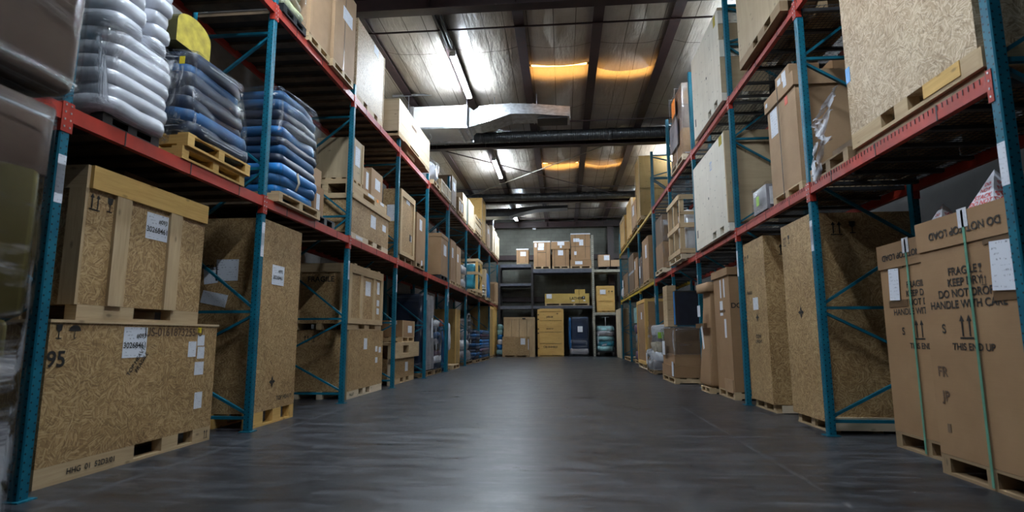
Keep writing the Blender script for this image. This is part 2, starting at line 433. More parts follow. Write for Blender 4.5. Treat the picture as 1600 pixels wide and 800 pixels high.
    def marks(s, face, u, v, size, kinds, mat='ink', gap=1.25, part='handling_symbol'):
        """handling symbols in a row: a arrows, u umbrella, g glass, x centre of gravity"""
        for i, k in enumerate(kinds):
            m = MB(s.F(face) @ Matrix.Translation((u+i*size*gap, v, .003))); z = size
            def poly(pts): m.face([(x*z, y*z, 0) for x, y in pts], [(0, 0)]*len(pts))
            if k == 'a':
                for o in (-.24, .24): poly([(o-.05,-.5), (o+.05,-.5), (o+.05,.2), (o-.05,.2)]); poly([(o-.17,.2), (o+.17,.2), (o,.5)])
                poly([(-.45,-.62), (.45,-.62), (.45,-.54), (-.45,-.54)])
            elif k == 'u':
                poly([(.5*math.cos(PI*t/10), .05+.42*math.sin(PI*t/10)) for t in range(11)]); poly([(-.03,-.5), (.03,-.5), (.03,.06), (-.03,.06)]); poly([(.03,-.5), (.16,-.42), (.16,-.36), (.03,-.44)])
            elif k == 'g':
                poly([(-.25,.5), (-.2,.1), (-.05,0), (.05,0), (.2,.1), (.25,.5)]); poly([(-.04,-.42), (.04,-.42), (.04,.01), (-.04,.01)]); poly([(-.22,-.5), (.22,-.5), (.22,-.42), (-.22,-.42)])
            elif k == 'x':
                for t in range(4):
                    c, sn = math.cos(t*PI/2), math.sin(t*PI/2); R = lambda p: (p[0]*c-p[1]*sn, p[0]*sn+p[1]*c)
                    poly([R((-.05,.05)), R((0,0)), R((.05,.05)), R((.15,.2)), R((0,.5)), R((-.15,.2))])
            m.build(part, mat, s.root)
    def carton(s, mat='cardboard', z0=0, lid=0, lid_mat=None, seam=True, over=.012):
        s.body(mat, z0, s.h if not lid else s.h-.004, 'box')
        if lid:
            MB().box(-s.w/2-over, s.w/2+over, -over, s.d+over, s.h-lid, s.h, False).build('lid', lid_mat or mat, s.root)
        elif seam:
            s.rect('top', 'tape', 'tape_brown', [(0, s.w, s.d/2-.03, s.d/2+.03)], .002)
    def strap(s, us, mat='strap_black', wd=.014, z0=.1, off=.0, part='strap'):
        for u in us:
            m = MB(); x = u-s.w/2; y = -off-.003
            m.box(x-wd/2, x+wd/2, y, y+.003, z0, s.h+.003); m.box(x-wd/2, x+wd/2, y, s.d+off+.003, s.h+.001, s.h+.004)
            m.build(part, mat, s.root)
    def film(s, z0=.1, z1=None, mat='film', grow=.025, e=.16, amp=.02, part='stretch_film'):
        z1 = s.h if z1 is None else z1
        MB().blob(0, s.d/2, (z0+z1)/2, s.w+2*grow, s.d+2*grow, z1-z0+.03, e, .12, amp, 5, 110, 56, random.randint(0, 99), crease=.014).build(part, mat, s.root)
    def layers(s, part, mats, z0, z1, n, e=.22, ev=.5, amp=.035, jit=.02, shrink=None, freq=3.5, overlap=1.2, x0=None, x1=None):
        h = (z1-z0)/n; xa = 0 if x0 is None else x0; xb = s.w if x1 is None else x1
        for k in range(n):
            f = shrink(k/(n-1) if n > 1 else 0) if shrink else 1
            ww, dd = (xb-xa)*f, s.d*f
            MB().blob((xa+xb)/2-s.w/2+random.uniform(-jit, jit), s.d/2+random.uniform(-jit, jit), z0+h*(k+.5), ww, dd, h*overlap, e, ev, amp, freq, 36, 10, random.randint(0, 99)).build(part, mats[k % len(mats)], s.root)

# ------------------------------------------------------------------ the setting
XL, XR, DEPTH = -3.263, 2.596, 1.07
WL, WR, YB, YF = -4.85, 5.4, 29.6, -9.0
def struct(mb, name, mat, parent=None):
    o = mb.build(name, mat, parent)
    if parent is None: o['kind'] = 'structure'
    return o
m = MB()
NX, NY = 20, 76
m.face([(WL, YF, 0), (WR, YF, 0), (WR, YB, 0), (WL, YB, 0)], [(WL, YF), (WR, YF), (WR, YB), (WL, YB)])
fl = struct(m, 'floor', 'concrete')
MB().box(WL-.2, WR+.2, YB, YB+.2, 0, 7.3, ctr=True).build('wall_back', 'block_wall')['kind'] = 'structure'
MB().box(WL-.2, WL, YF, YB, 0, 7.3, ctr=True).build('wall_left', 'left_wall')['kind'] = 'structure'
MB().box(WR, WR+.2, YF, YB, 0, 7.3, ctr=True).build('wall_right', 'dark_wall')['kind'] = 'structure'
MB().box(WL-.2, WR+.2, YF-.2, YF, 0, 7.3, ctr=True).build('wall_front', 'left_wall')['kind'] = 'structure'
# faint painted line and saw-cut joints on the slab
def flat(name, mat, rects):
    m = MB()
    for x0, x1, y0, y1 in rects: m.face([(x0, y0, .0015), (x1, y0, .0015), (x1, y1, .0015), (x0, y1, .0015)], [(x0, y0), (x1, y0), (x1, y1), (x0, y1)])
    o = m.build(name, mat); o['kind'] = 'structure'; return o
t = NT('worn_line'); uv = t.uv(); n = t.noise(t.mapping(uv, scale=(9, 1.2, 1)), 1.6, 6, .7); n2 = t.noise(uv, 14, 4, .7)
t.col((.17, .175, .19)); t.set(.5); tp = t.add('ShaderNodeBsdfTransparent'); mx = t.add('ShaderNodeMixShader')
t.link(t.ramp(t.math('ADD', t.math('MULTIPLY', n, .6), t.math('MULTIPLY', n2, .4)), [(.45, 0.0), (.64, .45)]), mx.inputs[0]); t.link(tp.outputs[0], mx.inputs[1]); t.link(t.b.outputs[0], mx.inputs[2]); t.link(mx.outputs[0], t.out.inputs[0])
flat('floor_marking', 'worn_line', [(-3.06, -2.99, 2.6, 16.0)])
flat('floor_joint', 'worn_line', [(-3.0, 2.5, 5.86, 5.90), (-3.0, 2.5, 4.3, 4.33), (1.62, 1.66, 2.4, 9.0), (-.9, .3, 7.1, 7.2)])

PURL = [-5.33, -3.80, -2.28, -.76, .76, 2.24, 3.76, 5.28]
RAFT = [-5.5, 1.78, 9.08, 16.47, 23.76, 29.30]
ZC = 7.16
ceil = thing('ceiling', None, None, (0, 0, 0), kind='structure')
rr = random.Random(3)
def panel(x0, x1, y0, y1, sag, seed, ends=(0, 0)):
    def fn(u, v):
        x, y = x0+(x1-x0)*u, y0+(y1-y0)*v
        bx, by = math.sin(PI*u), math.sin(PI*v)
        nz = noise.noise(Vector((x*1.1, y*.7, seed)))*.05 + noise.noise(Vector((x*4, y*.9, seed+5)))*.022
        e = ends[0]*max(0, 1-v*(y1-y0)/.7) + ends[1]*max(0, 1-(1-v)*(y1-y0)/.7)
        return (x, y, ZC - sag*bx**.7*(.35+.65*by) + nz*bx - e*bx**.4)
    MB().grid(fn, 12, max(6, int((y1-y0)*3)), lambda u, v: (x0+(x1-x0)*u, y0+(y1-y0)*v)).build('insulation_panel', 'insulation', ceil)
for i in range(len(PURL)-1):
    for j in range(len(RAFT)-1):
        x0, x1, y0, y1 = PURL[i], PURL[i+1], RAFT[j], RAFT[j+1]
        gap = {(3, 2): 12.15, (4, 2): 12.25, (3, 3): 19.55, (4, 3): 19.45}.get((i, j))
        if gap:
            panel(x0, x1, y0, gap-.07, rr.uniform(.11, .15), i*7+j, (0, .03 if i == 3 else .18))
            panel(x0, x1, gap+.07, y1, rr.uniform(.10, .15), i*7+j+50, (.0, 0))
            m = MB(); m.box(x0+.12, x1-.12, gap+.0, gap+.55, 7.30, 7.34); o = m.build('skylight_pane', 'skylight_glow', ceil); o['label'] = 'amber translucent skylight strip'
            m = MB(); ya, yb = gap-.12, gap+.60
            m.box(x0+.09, x1-.09, ya-.02, ya, 7.21, 7.36); m.box(x0+.09, x1-.09, yb, yb+.02, 7.21, 7.36); m.box(x0+.09, x0+.11, ya, yb, 7.21, 7.36); m.box(x1-.11, x1-.09, ya, yb, 7.21, 7.36); m.build('skylight_baffle', 'dark_wall', ceil)  # unseen baffle added round the pane to narrow its amber glow
        else: panel(x0, x1, y0, y1, rr.uniform(.08, .19), i*7+j)
m = MB(); m.box(WL-.2, WR+.2, YF-.2, YB+.2, 7.9, 8.0); m.build('roof_sheet', 'dark_wall', ceil)
for x in PURL[1:-1]:
    m = MB(); m.box(x-.035, x+.035, YF, YB, 6.99, 7.22); m.box(x-.10, x+.10, YF, YB, 6.985, 6.995); m.box(x-.075, x+.035, YF, YB, 7.21, 7.22)
    struct(m, 'ceiling_purlin_beam', 'roof_steel')
for y in RAFT:
    m = MB(); m.box(WL, WR, y-.11, y+.11, 6.68, 6.70); m.box(WL, WR, y-.008, y+.008, 6.70, 6.97); m.box(WL, WR, y-.11, y+.11, 6.965, 6.985)
    for k in range(1, 7): m.box(PURL[k]-.006, PURL[k]+.006, y-.10, y+.10, 6.70, 6.965)
    struct(m, 'ceiling_rafter_beam', 'roof_steel')
m = MB()
for y in (10.2, 15.2, 22.3, 26.2, 28.3): m.box(WL, WR, y-.012, y+.012, 6.955, 6.984)
struct(m, 'ceiling_sag_rod_beam', 'roof_steel')
# wall girts and columns at the back
for z in (2.9, 5.12):
    m = MB(); m.box(WL, WR, YB-.12, YB-.001, z-.13, z+.13); struct(m, 'wall_girt_beam', 'roof_steel')
for x in (-4.6, 2.55):
    m = MB(); m.box(x-.16, x+.16, YB-.135, YB-.121, 0, 6.68); m.box(x-.01, x+.01, YB-.30, YB-.135, 0, 6.68); m.box(x-.16, x+.16, YB-.315, YB-.30, 0, 6.68); struct(m, 'wall_column', 'roof_steel')

# ------------------------------------------------------------------ racks
LY = [.774, 3.289, 5.804, 8.319, 10.834, 13.349, 15.80, 15.94, 18.984, 22.104, 25.224, 28.344]
RY = [3.440, 6.018, 8.533, 11.048, 13.563, 16.01, 16.15, 19.198, 22.318, 25.438]
ORD = 'zeroth first second third fourth fifth sixth seventh eighth ninth tenth eleventh twelfth'.split()
def frame_meshes(H, nodes):
    r = thing('upright_frame', None, None)
    w_, d_ = .0381, .035
    for nm, y in (('post', -.0), ('post', -(DEPTH-.07))):
        m = MB(); s = -1 if y == 0 else 1
        # open channel with a folded front: outline in plan, swept upward; y=0 is the aisle face
        f0 = 0 if y == 0 else -DEPTH; f1 = f0 + s*.07
        pts = [(-w_, f1), (-w_, f0+s*.008), (-w_+.008, f0), (w_-.008, f0), (w_, f0+s*.008), (w_, f1)]
        L = [0]
        for a, b in zip(pts, pts[1:]): L.append(L[-1]+math.hypot(b[0]-a[0], b[1]-a[1]))
        for i in range(5):
            a, b = pts[i], pts[i+1]; mid = (L[i]+L[i+1])/2 if i in (0, 2, 4) else 0.1
            for (p, q) in ((a, b),):
                m.face([(p[0], p[1], 0), (q[0], q[1], 0), (q[0], q[1], H), (p[0], p[1], H)], [(L[i]-mid, 0), (L[i+1]-mid, 0), (L[i+1]-mid, H), (L[i]-mid, H)])
        m.face([(pts[0][0], pts[0][1], 0), (pts[5][0], pts[5][1], 0), (pts[5][0], pts[5][1], H), (pts[0][0], pts[0][1], H)], [(.1, 0), (.11, 0), (.11, H), (.1, H)])
        m.face([(p[0], p[1], H) for p in pts], [(.1, .1)]*6)
        m.build('post', 'teal_perforated', r)
        MB().box(-.065, .065, f0+s*-.03, f0+s*.10, 0, .008).build('base_plate', 'teal_paint', r)
    ya, yb = -.07, -(DEPTH-.07); front = True
    for i, z in enumerate(nodes):
        if z > H-.05: break
        MB().bar((0, ya, z), (0, yb, z), .038, .03).build('brace', 'teal_paint', r)
        if i+1 < len(nodes) and nodes[i+1] < H-.05:
            zn = nodes[i+1]; zm = (z+zn)/2
            MB().bar((.002, ya, z+.05), (.002, yb, zm-.03), .034, .026).build('brace', 'teal_paint', r)
            MB().bar((.002, yb, zm+.03), (.002, ya, zn-.05), .034, .026).build('brace', 'teal_paint', r)
    return r
ROWNAME = {'L': 'blue blanket row', 'R': 'plywood crate row'}
protos = {}
def rack_frame(side, y, H, nodes, k, nth):
    key = (side, H)
    lab = 'teal perforated upright frame, %s from the camera in the %s' % (nth, ROWNAME[side])
    if key not in protos:
        r = protos[key] = frame_meshes(H, nodes)
    else: r = copy_tree(protos[key])
    tag(r, lab, 'rack frame', 'upright frames of the pallet racks')
    # local -y is into the rack: aisle face at y=0 looks along +y
    r.location = ((XL if side == 'L' else XR), y, 0); r.rotation_euler = (0, 0, -PI/2 if side == 'L' else PI/2)
    z = 1.98 + .03*((k*7) % 5)
    T = MB(); T.face([(-.03, .002, z-.13), (-.03, .002, z+.13), (.03, .002, z+.13), (.03, .002, z-.13)], [(0, 0), (0, 1), (1, 1), (1, 0)])
    T.face([(-.03, .0005, z-.13), (.03, .0005, z-.13), (.03, .0005, z+.13), (-.03, .0005, z+.13)], [(0, 0)]*4)
    o = T.build('rack_label', 'paper', r); o['label'] = 'white location sticker'
    return r
nodL = [.14, 1.25, 2.84, 4.46, 5.4]; nodR = [.14, 1.26, 2.62, 3.96, 5.50, 6.16]
for k, y in enumerate(LY): rack_frame('L', y, 5.0 if k < 7 else 5.68, nodL, k, ORD[k+1])
for k, y in enumerate(RY): rack_frame('R', y, 6.27 if k < 6 else 5.56, nodR, k, ORD[k+1])
def beam(side, y0, y1, ztop, rear, mat, lab, group):
    x = XL if side == 'L' else XR; s = -1 if side == 'L' else 1
    if rear: x += s*DEPTH; s = -s
    r = thing('shelf_beam', lab, 'rack beam', (x, (y0+y1)/2, ztop), 0, group)
    L = (y1-y0)/2-.040
    m = MB(); m.box(s*.006, s*.05, -L, L, -.105, -.025); m.box(s*.006, s*.03, -L, L, -.025, 0); m.box(0, s*.006, -L, L, -.105, 0)
    m.build('beam', mat, r)
    for e in (-1, 1):
        m = MB(); ye = e*(L+.002)
        m.box(-s*.006, -s*.0005, ye, ye+e*.038, -.185, .02); m.box(-s*.006, s*.055, ye-e*.006, ye, -.185, .02)
        c = m.build('end_connector', mat, r)
        if not rear:
            q = MB()
            for zz in (-.15, -.10, -.05, 0.0): q.box(-s*.010, -s*.006, ye+e*.012, ye+e*.022, zz-.006, zz+.006)
            q.build('rivet', 'galvanized', c)
    if not rear:
        for f in (-.62, .0, .62):
            m = MB(); yy = f*L; m.box(-s*.0025, s*.052, yy-.006, yy+.006, -.1085, .003); m.build('beam_band', 'strap_black', r)
    return r
def deck_wood(y0, y1, ztop, lab, group):
    m = MB(); n = int((y1-y0)/.305)
    for k in range(n):
        y = y0+.05+(y1-y0-.24)*k/(n-1); m.box(XL-.056, XL-DEPTH+.056, y, y+.14, ztop-.055, ztop-.016, True)
    r = thing('shelf_deck', lab, 'shelf deck', (0, 0, 0), 0, group)
    m.build('board', 'deck_board', r)
    MB().box(XL-.034, XL-DEPTH+.034, y0+.045, y1-.045, ztop-.0155, ztop).build('sheet', 'deck_sheet', r)
def deck_wire(y0, y1, ztop, lab, group):
    r = thing('shelf_deck', lab, 'shelf deck', (0, 0, 0), 0, group)
    m = MB(); n = max(3, int((y1-y0)/.36))
    for k in range(n):
        y = y0+.12+(y1-y0-.24)*k/(n-1); m.box(XR+.052, XR+DEPTH-.052, y-.025, y+.025, ztop-.045, ztop-.012)
    m.build('channel', 'deck_wire', r)
    m = MB(); x = XR+.03
    while x < XR+DEPTH-.03: m.box(x-.0025, x+.0025, y0+.045, y1-.045, ztop-.005, ztop); x += .055
    y = y0+.05
    while y < y1-.045: m.box(XR-.004, XR+DEPTH-.02, y-.0025, y+.0025, ztop-.010, ztop-.005); m.box(XR-.004, XR-.0005, y-.0025, y+.0025, ztop-.04, ztop-.006); y += .05
    m.build('wire_mesh', 'deck_wire', r)
ZL1, ZL2, ZR1, ZR2 = 2.512, 4.80, 2.555, 4.62
BAYS = {'L': [(a, b) for a, b in zip(LY, LY[1:]) if b-a > 1], 'R': [(a, b) for a, b in zip(RY, RY[1:]) if b-a > 1]}
for side, levels in (('L', ((ZL1, 'lower'), (ZL2, 'upper'))), ('R', ((ZR1, 'lower'), (ZR2, 'upper')))):
    for i, (a, b) in enumerate(BAYS[side]):
        for z, lv in levels:
            old = b-a > 2.8
            mat = ('red_worn' if side == 'L' else 'yellow_paint') if old else 'red_paint'
            cn = {'red_worn': 'brownish red', 'yellow_paint': 'yellow', 'red_paint': 'red'}[mat]
            for rear in (False, True):
                beam(side, a, b, z, rear, mat, '%s %s shelf beam, %s level, %s bay from camera, %s' % (cn, 'rear' if rear else 'front', lv, ORD[i+1], ROWNAME[side]), 'shelf beams of the pallet racks')
            (deck_wood if side == 'L' else deck_wire)(a, b, z, '%s shelf deck, %s level, %s bay from camera, %s' % ('wooden' if side == 'L' else 'wire mesh', lv, ORD[i+1], ROWNAME[side]), 'shelf decks of the pallet racks')

# rack across the back wall: one bolted rack
r = thing('back_rack', 'dark steel pallet rack standing across the back wall behind the crates', 'rack', (0, 28.0, 0))
for x, mat in ((-3.16, 'dark_beam'), (-1.50, 'dark_beam'), (1.53, 'beige_beam'), (2.92, 'dark_beam')):
    H = 6.0 if x > 1 and x < 2 else 4.55
    for yy in (0, 1.0): MB().box(x-.05, x+.05, yy, yy+.08, 0, H).build('post', mat, r)
    if mat == 'beige_beam':
        m = MB()
        for k in range(60): m.box(x-.012, x+.012, -.003, 0, .1+k*.1, .14+k*.1)
        m.build('post_slot', 'dark_beam', r)
for x0, x1, zs in ((-3.11, -1.55, ((4.415, 4.577, 'grey_beam'), (3.48, 3.61, 'grey_beam'), (2.33, 2.48, 'grey_beam'))), (-1.45, 1.48, ((4.12, 4.33, 'grey_beam'), (2.34, 2.475, 'grey_beam'))), (1.58, 2.87, ((4.13, 4.258, 'beige_beam'), (2.01, 2.138, 'beige_beam')))):
    for z0, z1, mat in zs:
        MB().box(x0, x1, .0, .06, z0, z1).build('beam', mat, r); MB().box(x0, x1, 1.02, 1.08, z0, z1).build('beam', mat, r)
        MB().box(x0, x1, .06, 1.02, z1-.03, z1-.002).build('shelf_board', 'deck_sheet', r)

# ------------------------------------------------------------------ roof services
def strip_light(x, y0, y1, z, lab):
    r = thing('strip_light', lab, 'light', (x, (y0+y1)/2, z), 0, 'bare fluorescent strip lights under the purlins')
    L = (y1-y0)/2
    MB().box(-.06, .06, -L, L, .05, .11).build('housing', 'white_metal', r)
    for dx in (-.04, .04):
        MB().tube([(dx, -L+.03, .02), (dx, L-.03, .02)], .019, 8).build('tube', 'tube_glow', r)
    m = MB()
    for e in (-1, 1): m.box(-.065, .065, e*L, e*(L-.03), -.005, .05)
    m.build('lamp_holder', 'white_metal', r)
    m = MB()
    for e in (-.7, .7): m.tube([(0, e*L, .11), (0, e*L, 7.0-z)], .006, 6)
    m.build('hanger', 'galvanized', r)
    return r
for (x, y0, y1, lab) in ((-2.22, 10.9, 13.05, 'lit strip light above the metal duct nearest the camera'), (-2.22, 18.0, 20.2, 'lit strip light between the two round spiral ducts'),
    (-2.27, 26.0, 28.0, 'lit strip light near the back wall beside the dark flared duct'), (3.70, 17.2, 19.0, 'lit strip light above the big brown plywood crate'),
    (-2.22, 3.6, 5.8, 'unseen lit strip light over the near end of the aisle'), (.8, 1.9, 4.1, 'added strip light, out of view over the middle of the aisle near the camera'), (3.70, 9.9, 11.9, 'added fill strip light hidden above the long pale plywood crates'), (3.70, 24.2, 26.2, 'added fill strip light hidden above the golden crates at the far end')):  # this line: unseen lamps added for brightness, the first continuing the lit row
    strip_light(x, y0, y1, 6.80, lab)
m = thing('unlit_strip_light', 'dark unlit strip light fixture fixed to the purlin before the bright tube', 'light', (-2.22, 9.9, 6.80))
MB().box(-.05, .05, -.75, .75, .05, .11).build('housing', 'black_plastic', m)
for dx in (-.035, .035): MB().tube([(dx, -.72, .02), (dx, .72, .02)], .018, 8).build('tube', 'black_plastic', m)
o = MB(); 
for e in (-.5, .5): o.tube([(0, e, .11), (0, e, .19)], .006, 6)
o.build('hanger', 'black_plastic', m)
def spiral_duct(y, z, x0, x1, r_, lab):
    r = thing('spiral_duct', lab, 'duct', ((x0+x1)/2, y, z), 0)
    n = int((x1-x0)/.06); pts = []; rad = []
    for k in range(n):
        x = x0+(x1-x0)*k/n
        for dx, rr_ in ((0, r_), (.045, r_), (.050, r_+.006), (.056, r_+.006)): pts.append((x+dx-(x0+x1)/2, 0, 0)); rad.append(rr_)
    MB().tube(pts, rad, 20).build('pipe', 'duct_dark', r)
    for f in (-.38, .12, .42):
        MB().tube([((x1-x0)*f-.06, 0, 0), ((x1-x0)*f+.06, 0, 0)], r_+.014, 20).build('coupling', 'duct_dark', r)
        MB().tube([((x1-x0)*f, 0, r_), ((x1-x0)*f, 0, 7.02-z)], .008, 6).build('hanger', 'galvanized', r)
spiral_duct(16.1, 6.89, -4.6, 5.2, .165, 'round grey spiral duct crossing the roof just behind the white air unit')
spiral_duct(23.35, 6.865, -4.6, 5.2, .155, 'round grey spiral duct crossing the roof closer to the back wall')
# air unit on a hung frame and its flared metal duct
Y0 = 13.2
r = thing('air_unit', 'white boxed air handling unit hung on a galvanized frame under the roof', 'air unit', (-3.0, Y0, 6.12))
MB().box(-.66, .62, 0, 1.0, .02, .58).build('casing', 'white_metal', r)
MB().box(.62, .70, .01, .99, .04, .60).build('end_collar', 'galvanized', r); MB().box(-.76, -.66, .01, .99, .04, .60).build('end_collar', 'galvanized', r)
m = MB(); m.box(-.80, .72, -.05, 0, -.03, .02); m.box(-.80, .72, 1.0, 1.05, -.03, .02); m.box(-.62, -.57, 0, 1.0, -.03, .015); m.box(.45, .50, 0, 1.0, -.03, .015); m.build('support_angle', 'galvanized', r)
m = MB()
for x in (-.78, .70):
    for y in (-.03, 1.03): m.tube([(x, y, 0), (x, y, .88)], .010, 6)
m.build('hanger_rod', 'galvanized', r)
MB().box(-1.2, -.1, -.06, -.02, .86, .90).build('strut', 'galvanized', r)
m = MB(); m.tube([(-.5, .3, -.03), (-.5, .3, -.14), (-.42, .3, -.2), (-.3, .3, -.2), (-.25, .3, -.12), (-.3, .3, -.03)], .012, 6); m.build('drain_pipe', 'galvanized', r)
r = thing('metal_duct', 'shiny rectangular sheet metal duct bending away from the white air unit', 'duct', (-2.25, Y0, 6.1))
m = MB(); prof = [(0, .03, .70, .04, .56), (.10, .12, .62, .10, .50), (.25, .02, .64, .10, .56), (.55, -.03, .64, .16, .57), (1.05, -.03, .64, .32, .59), (1.6, -.03, .60, .30, .555), (2.5, -.03, .56, .20, .45)]
def dr(p): x, ya, yb, za, zb = p; return [(x, ya, za), (x, yb, za), (x, yb, zb), (x, ya, zb)]
for a, b in zip(prof, prof[1:]):
    A, B = dr(a), dr(b)
    for k in range(4): j = (k+1) % 4; m.face([A[k], A[j], B[j], B[k]], [(a[0], k*.5), (a[0], k*.5+.5), (b[0], k*.5+.5), (b[0], k*.5)])
m.build('sheet_metal', 'galvanized', r)
for x, z0, z1 in ((.55, .16, .57), (1.05, .32, .59), (1.6, .30, .555)): MB().box(x-.012, x+.012, -.04, .65, z0-.008, z1+.008).build('flange', 'galvanized', r)
MB().box(1.7, 2.44, .0, .5, .175, .20).build('vent_grille', 'black_plastic', r)
m = MB(); m.tube([(1.68, .2, .50), (1.68, .2, .92)], .01, 6); m.tube([(2.5, .0, .12), (2.5, .0, .46)], .01, 6); m.tube([(.6, .3, .5), (.6, .3, .92)], .01, 6); m.build('hanger_rod', 'galvanized', r)
r = thing('flared_duct', 'dark flared duct hanging below the second spiral duct near the back wall', 'duct', (-2.3, 25.2, 6.45))
m = MB(); prof = [(-1.3, 0, .7, .0, .36), (-.1, 0, .7, .0, .36), (0, 0, .7, .02, .34), (.4, 0, .7, .14, .40), (1.15, 0, .7, .30, .44), (2.6, 0, .6, .34, .46)]
for a, b in zip(prof, prof[1:]):
    A, B = dr(a), dr(b)
    for k in range(4): j = (k+1) % 4; m.face([A[k], A[j], B[j], B[k]], [(a[0], k*.5), (a[0], k*.5+.5), (b[0], k*.5+.5), (b[0], k*.5)])
m.face(dr(prof[-1]), [(0, 0)]*4); m.build('sheet_metal', 'duct_dark', r)
MB().box(-.13, -.09, -.02, .72, -.02, .38).build('flange', 'duct_dark', r)
m = MB(); m.tube([(.02, .3, .3), (.02, .3, .56)], .01, 6); m.tube([(1.54, .3, .40), (1.54, .3, .56)], .01, 6); m.build('hanger_rod', 'galvanized', r)
for nm, a, b, lab in (('dark', (-3.66, 16.6, 6.72), (2.3, 22.7, 6.72), 'dark thin steel tie rod crossing under the roof'), ('pale', (-3.9, 22.9, 6.84), (1.7, 16.6, 6.84), 'thin tie rod crossing under the roof, coloured pale as if lit')):
    m = MB(); m.tube([a, b], .016, 6); tag(m.build('tie_rod', 'roof_steel' if nm == 'dark' else 'beige_beam'), lab, 'rod')  # beige on the second rod paints in the light it catches
r = thing('water_pipe', 'thin pale pipe bent down beside the tall crates at the far end', 'pipe', (-3.3, 26.6, 0))
MB().tube([(1.0, 0, 6.62), (.12, 0, 6.62), (.02, 0, 6.60), (0, 0, 6.52), (0, 0, 6.0)], .035, 8).build('pipe', 'galvanized', r)
MB().tube([(.5, 0, 6.65), (.5, 0, 7.0)], .008, 6).build('hanger', 'galvanized', r)
r = thing('emergency_light', 'small white box on the dark beam of the back wall', 'light', (-1.45, YB-.14, 6.60))
MB().box(-.09, .09, -.12, 0, 0, .16).build('housing', 'white_metal', r); MB().tube([(0, -.13, .03), (0, -.12, .03)], .04, 12).build('lamp', 'white_plastic', r)

# ------------------------------------------------------------------ things on the floor, row with the blankets (negative X)
# wrapped load parked beside the camera
r = Case('L', -2.2, 1.05, 2.15, 0, 1.99, 1.0, 'wrapped_pallet_load', 'shrink wrapped pallet of brown and yellow cartons rising beside the camera', 'pallet load')
r.pallet(.14, 'pine_dark')
m = MB(); m.blob(0, .5, .60, 1.0, .96, .92, .05, .06, .015, 3, 36, 12, 4); m.build('carton_layer', 'gold_wrap', r.root)
m = MB(); m.blob(.03, .5, 1.38, 1.04, .97, .64, .05, .06, .015, 3, 36, 12, 5); m.build('carton_layer', 'gold_wrap', r.root)
m = MB(); m.blob(.05, .5, 1.82, 1.06, .99, .32, .05, .06, .015, 3, 36, 12, 6); m.build('carton_layer', 'carton_brown', r.root)
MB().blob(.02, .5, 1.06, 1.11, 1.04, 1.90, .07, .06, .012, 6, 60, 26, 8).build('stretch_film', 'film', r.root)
r = Case('L', -2.16, 1.0, 2.24, 2.035, .98, 1.0, 'wrapped_carton', 'big dark brown film wrapped carton on top of the wrapped load beside the camera', 'box')
MB().blob(0, .5, .49, 1.24, .98, .98, .08, .12, .02, 3, 44, 14, 9).build('box', 'carton_brown', r.root)
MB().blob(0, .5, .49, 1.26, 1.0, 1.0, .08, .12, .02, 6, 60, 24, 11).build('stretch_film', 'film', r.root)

# long OSB crate on the floor
c = Case('L', -3.42, 3.50, 5.34, 0, 1.10, .96, 'osb_crate', 'long low OSB crate on the floor behind the near teal frame, two fork openings', 'crate')
c.skid(.13, 'pine', ((.47, .64), (.75, .86))); c.body('osb', .13)
c.box('lid', 'pine', -.012, c.w+.012, -.012, c.d+.012, 1.082, 1.102)
c.paper('front', .77, .94, .25, .24, label='white shipping label', text=(('#093', .06, .05, .05), ('30268461', 0, -.025, .062)))
for (u, v, a, b, mt) in ((1.48, .87, .11, .14, 'paper'), (1.60, .95, .10, .10, 'paper'), (1.61, .835, .10, .11, 'paper'), (1.60, .69, .13, .12, 'paper'), (1.62, .395, .11, .15, 'paper')): c.paper('front', u, v, a, b, 'small_label')
c.paper('front', 1.57, 1.045, .05, .05, 'sticker', 'yellow sticker', 0, 'yellow_sticker')
c.marks('front', .07, 1.02, .10, 'gu'); c.text('front', '95', .07, .83, .15, 'handwriting')
c.text('front', 'US-0161873255-U', 1.24, 1.02, .10, 'handwriting', 'ink_brown')
c.text('front', 'TOP HEAVY', .80, .79, .05, rot=.95); c.text('front', 'FRAGILE', .86, .78, .05, rot=.95)
c.text('front', 'HHG  01  52D3/01', .46, .065, .055); c.marks('front', 1.77, .07, .07, 'a')
# cleated crate on it
c = Case('L', -3.42, 3.69, 5.03, 1.103, 1.125, .96, 'cleated_crate', 'cleated OSB crate stacked on the long low OSB crate, handwritten number on its label', 'crate')
c.skid(.11, 'pine', ((.40, .72),)); c.body('osb', .11)
c.rect('front', 'cleat', 'pine', [(.24, .39, .11, .955), (.84, .99, .11, .955)], .025, each=True)
c.rect('front', 'top_rail', 'pine_warm', [(-.0, c.w, .955, c.h)], .028)
c.rect('left', 'cleat', 'pine', [(c.d-.13, c.d, .11, .955), (0, .12, .11, .955)], .025, each=True); c.rect('left', 'top_rail', 'pine', [(0, c.d, .955, c.h)], .025)
c.rect('top', 'lid_batten', 'pine', [(.35, .46, .05, c.d), (.88, .99, .05, c.d)], .03, each=True)
c.paper('front', .715, .80, .26, .22, label='white shipping label', text=(('#093', .06, .05, .05), ('30268461', 0, -.03, .064)))
c.marks('front', .06, .87, .11, 'agu'); c.marks('front', .31, .60, .08, 'g'); c.marks('front', .915, .62, .07, 'g'); c.text('front', 'THIS UP', .73, 1.03, .05)
c.marks('left', c.d-.07, .80, .1, 'g')
c = Case('L', -3.72, 4.35, 4.75, 2.262, .13, .4, 'small_carton', 'small flat brown carton with a yellow sticker on top of the cleated crate', 'box')
c.carton('cardboard_dark'); c.paper('front', .33, .06, .05, .05, 'sticker', 'yellow sticker', 0, 'yellow_sticker')

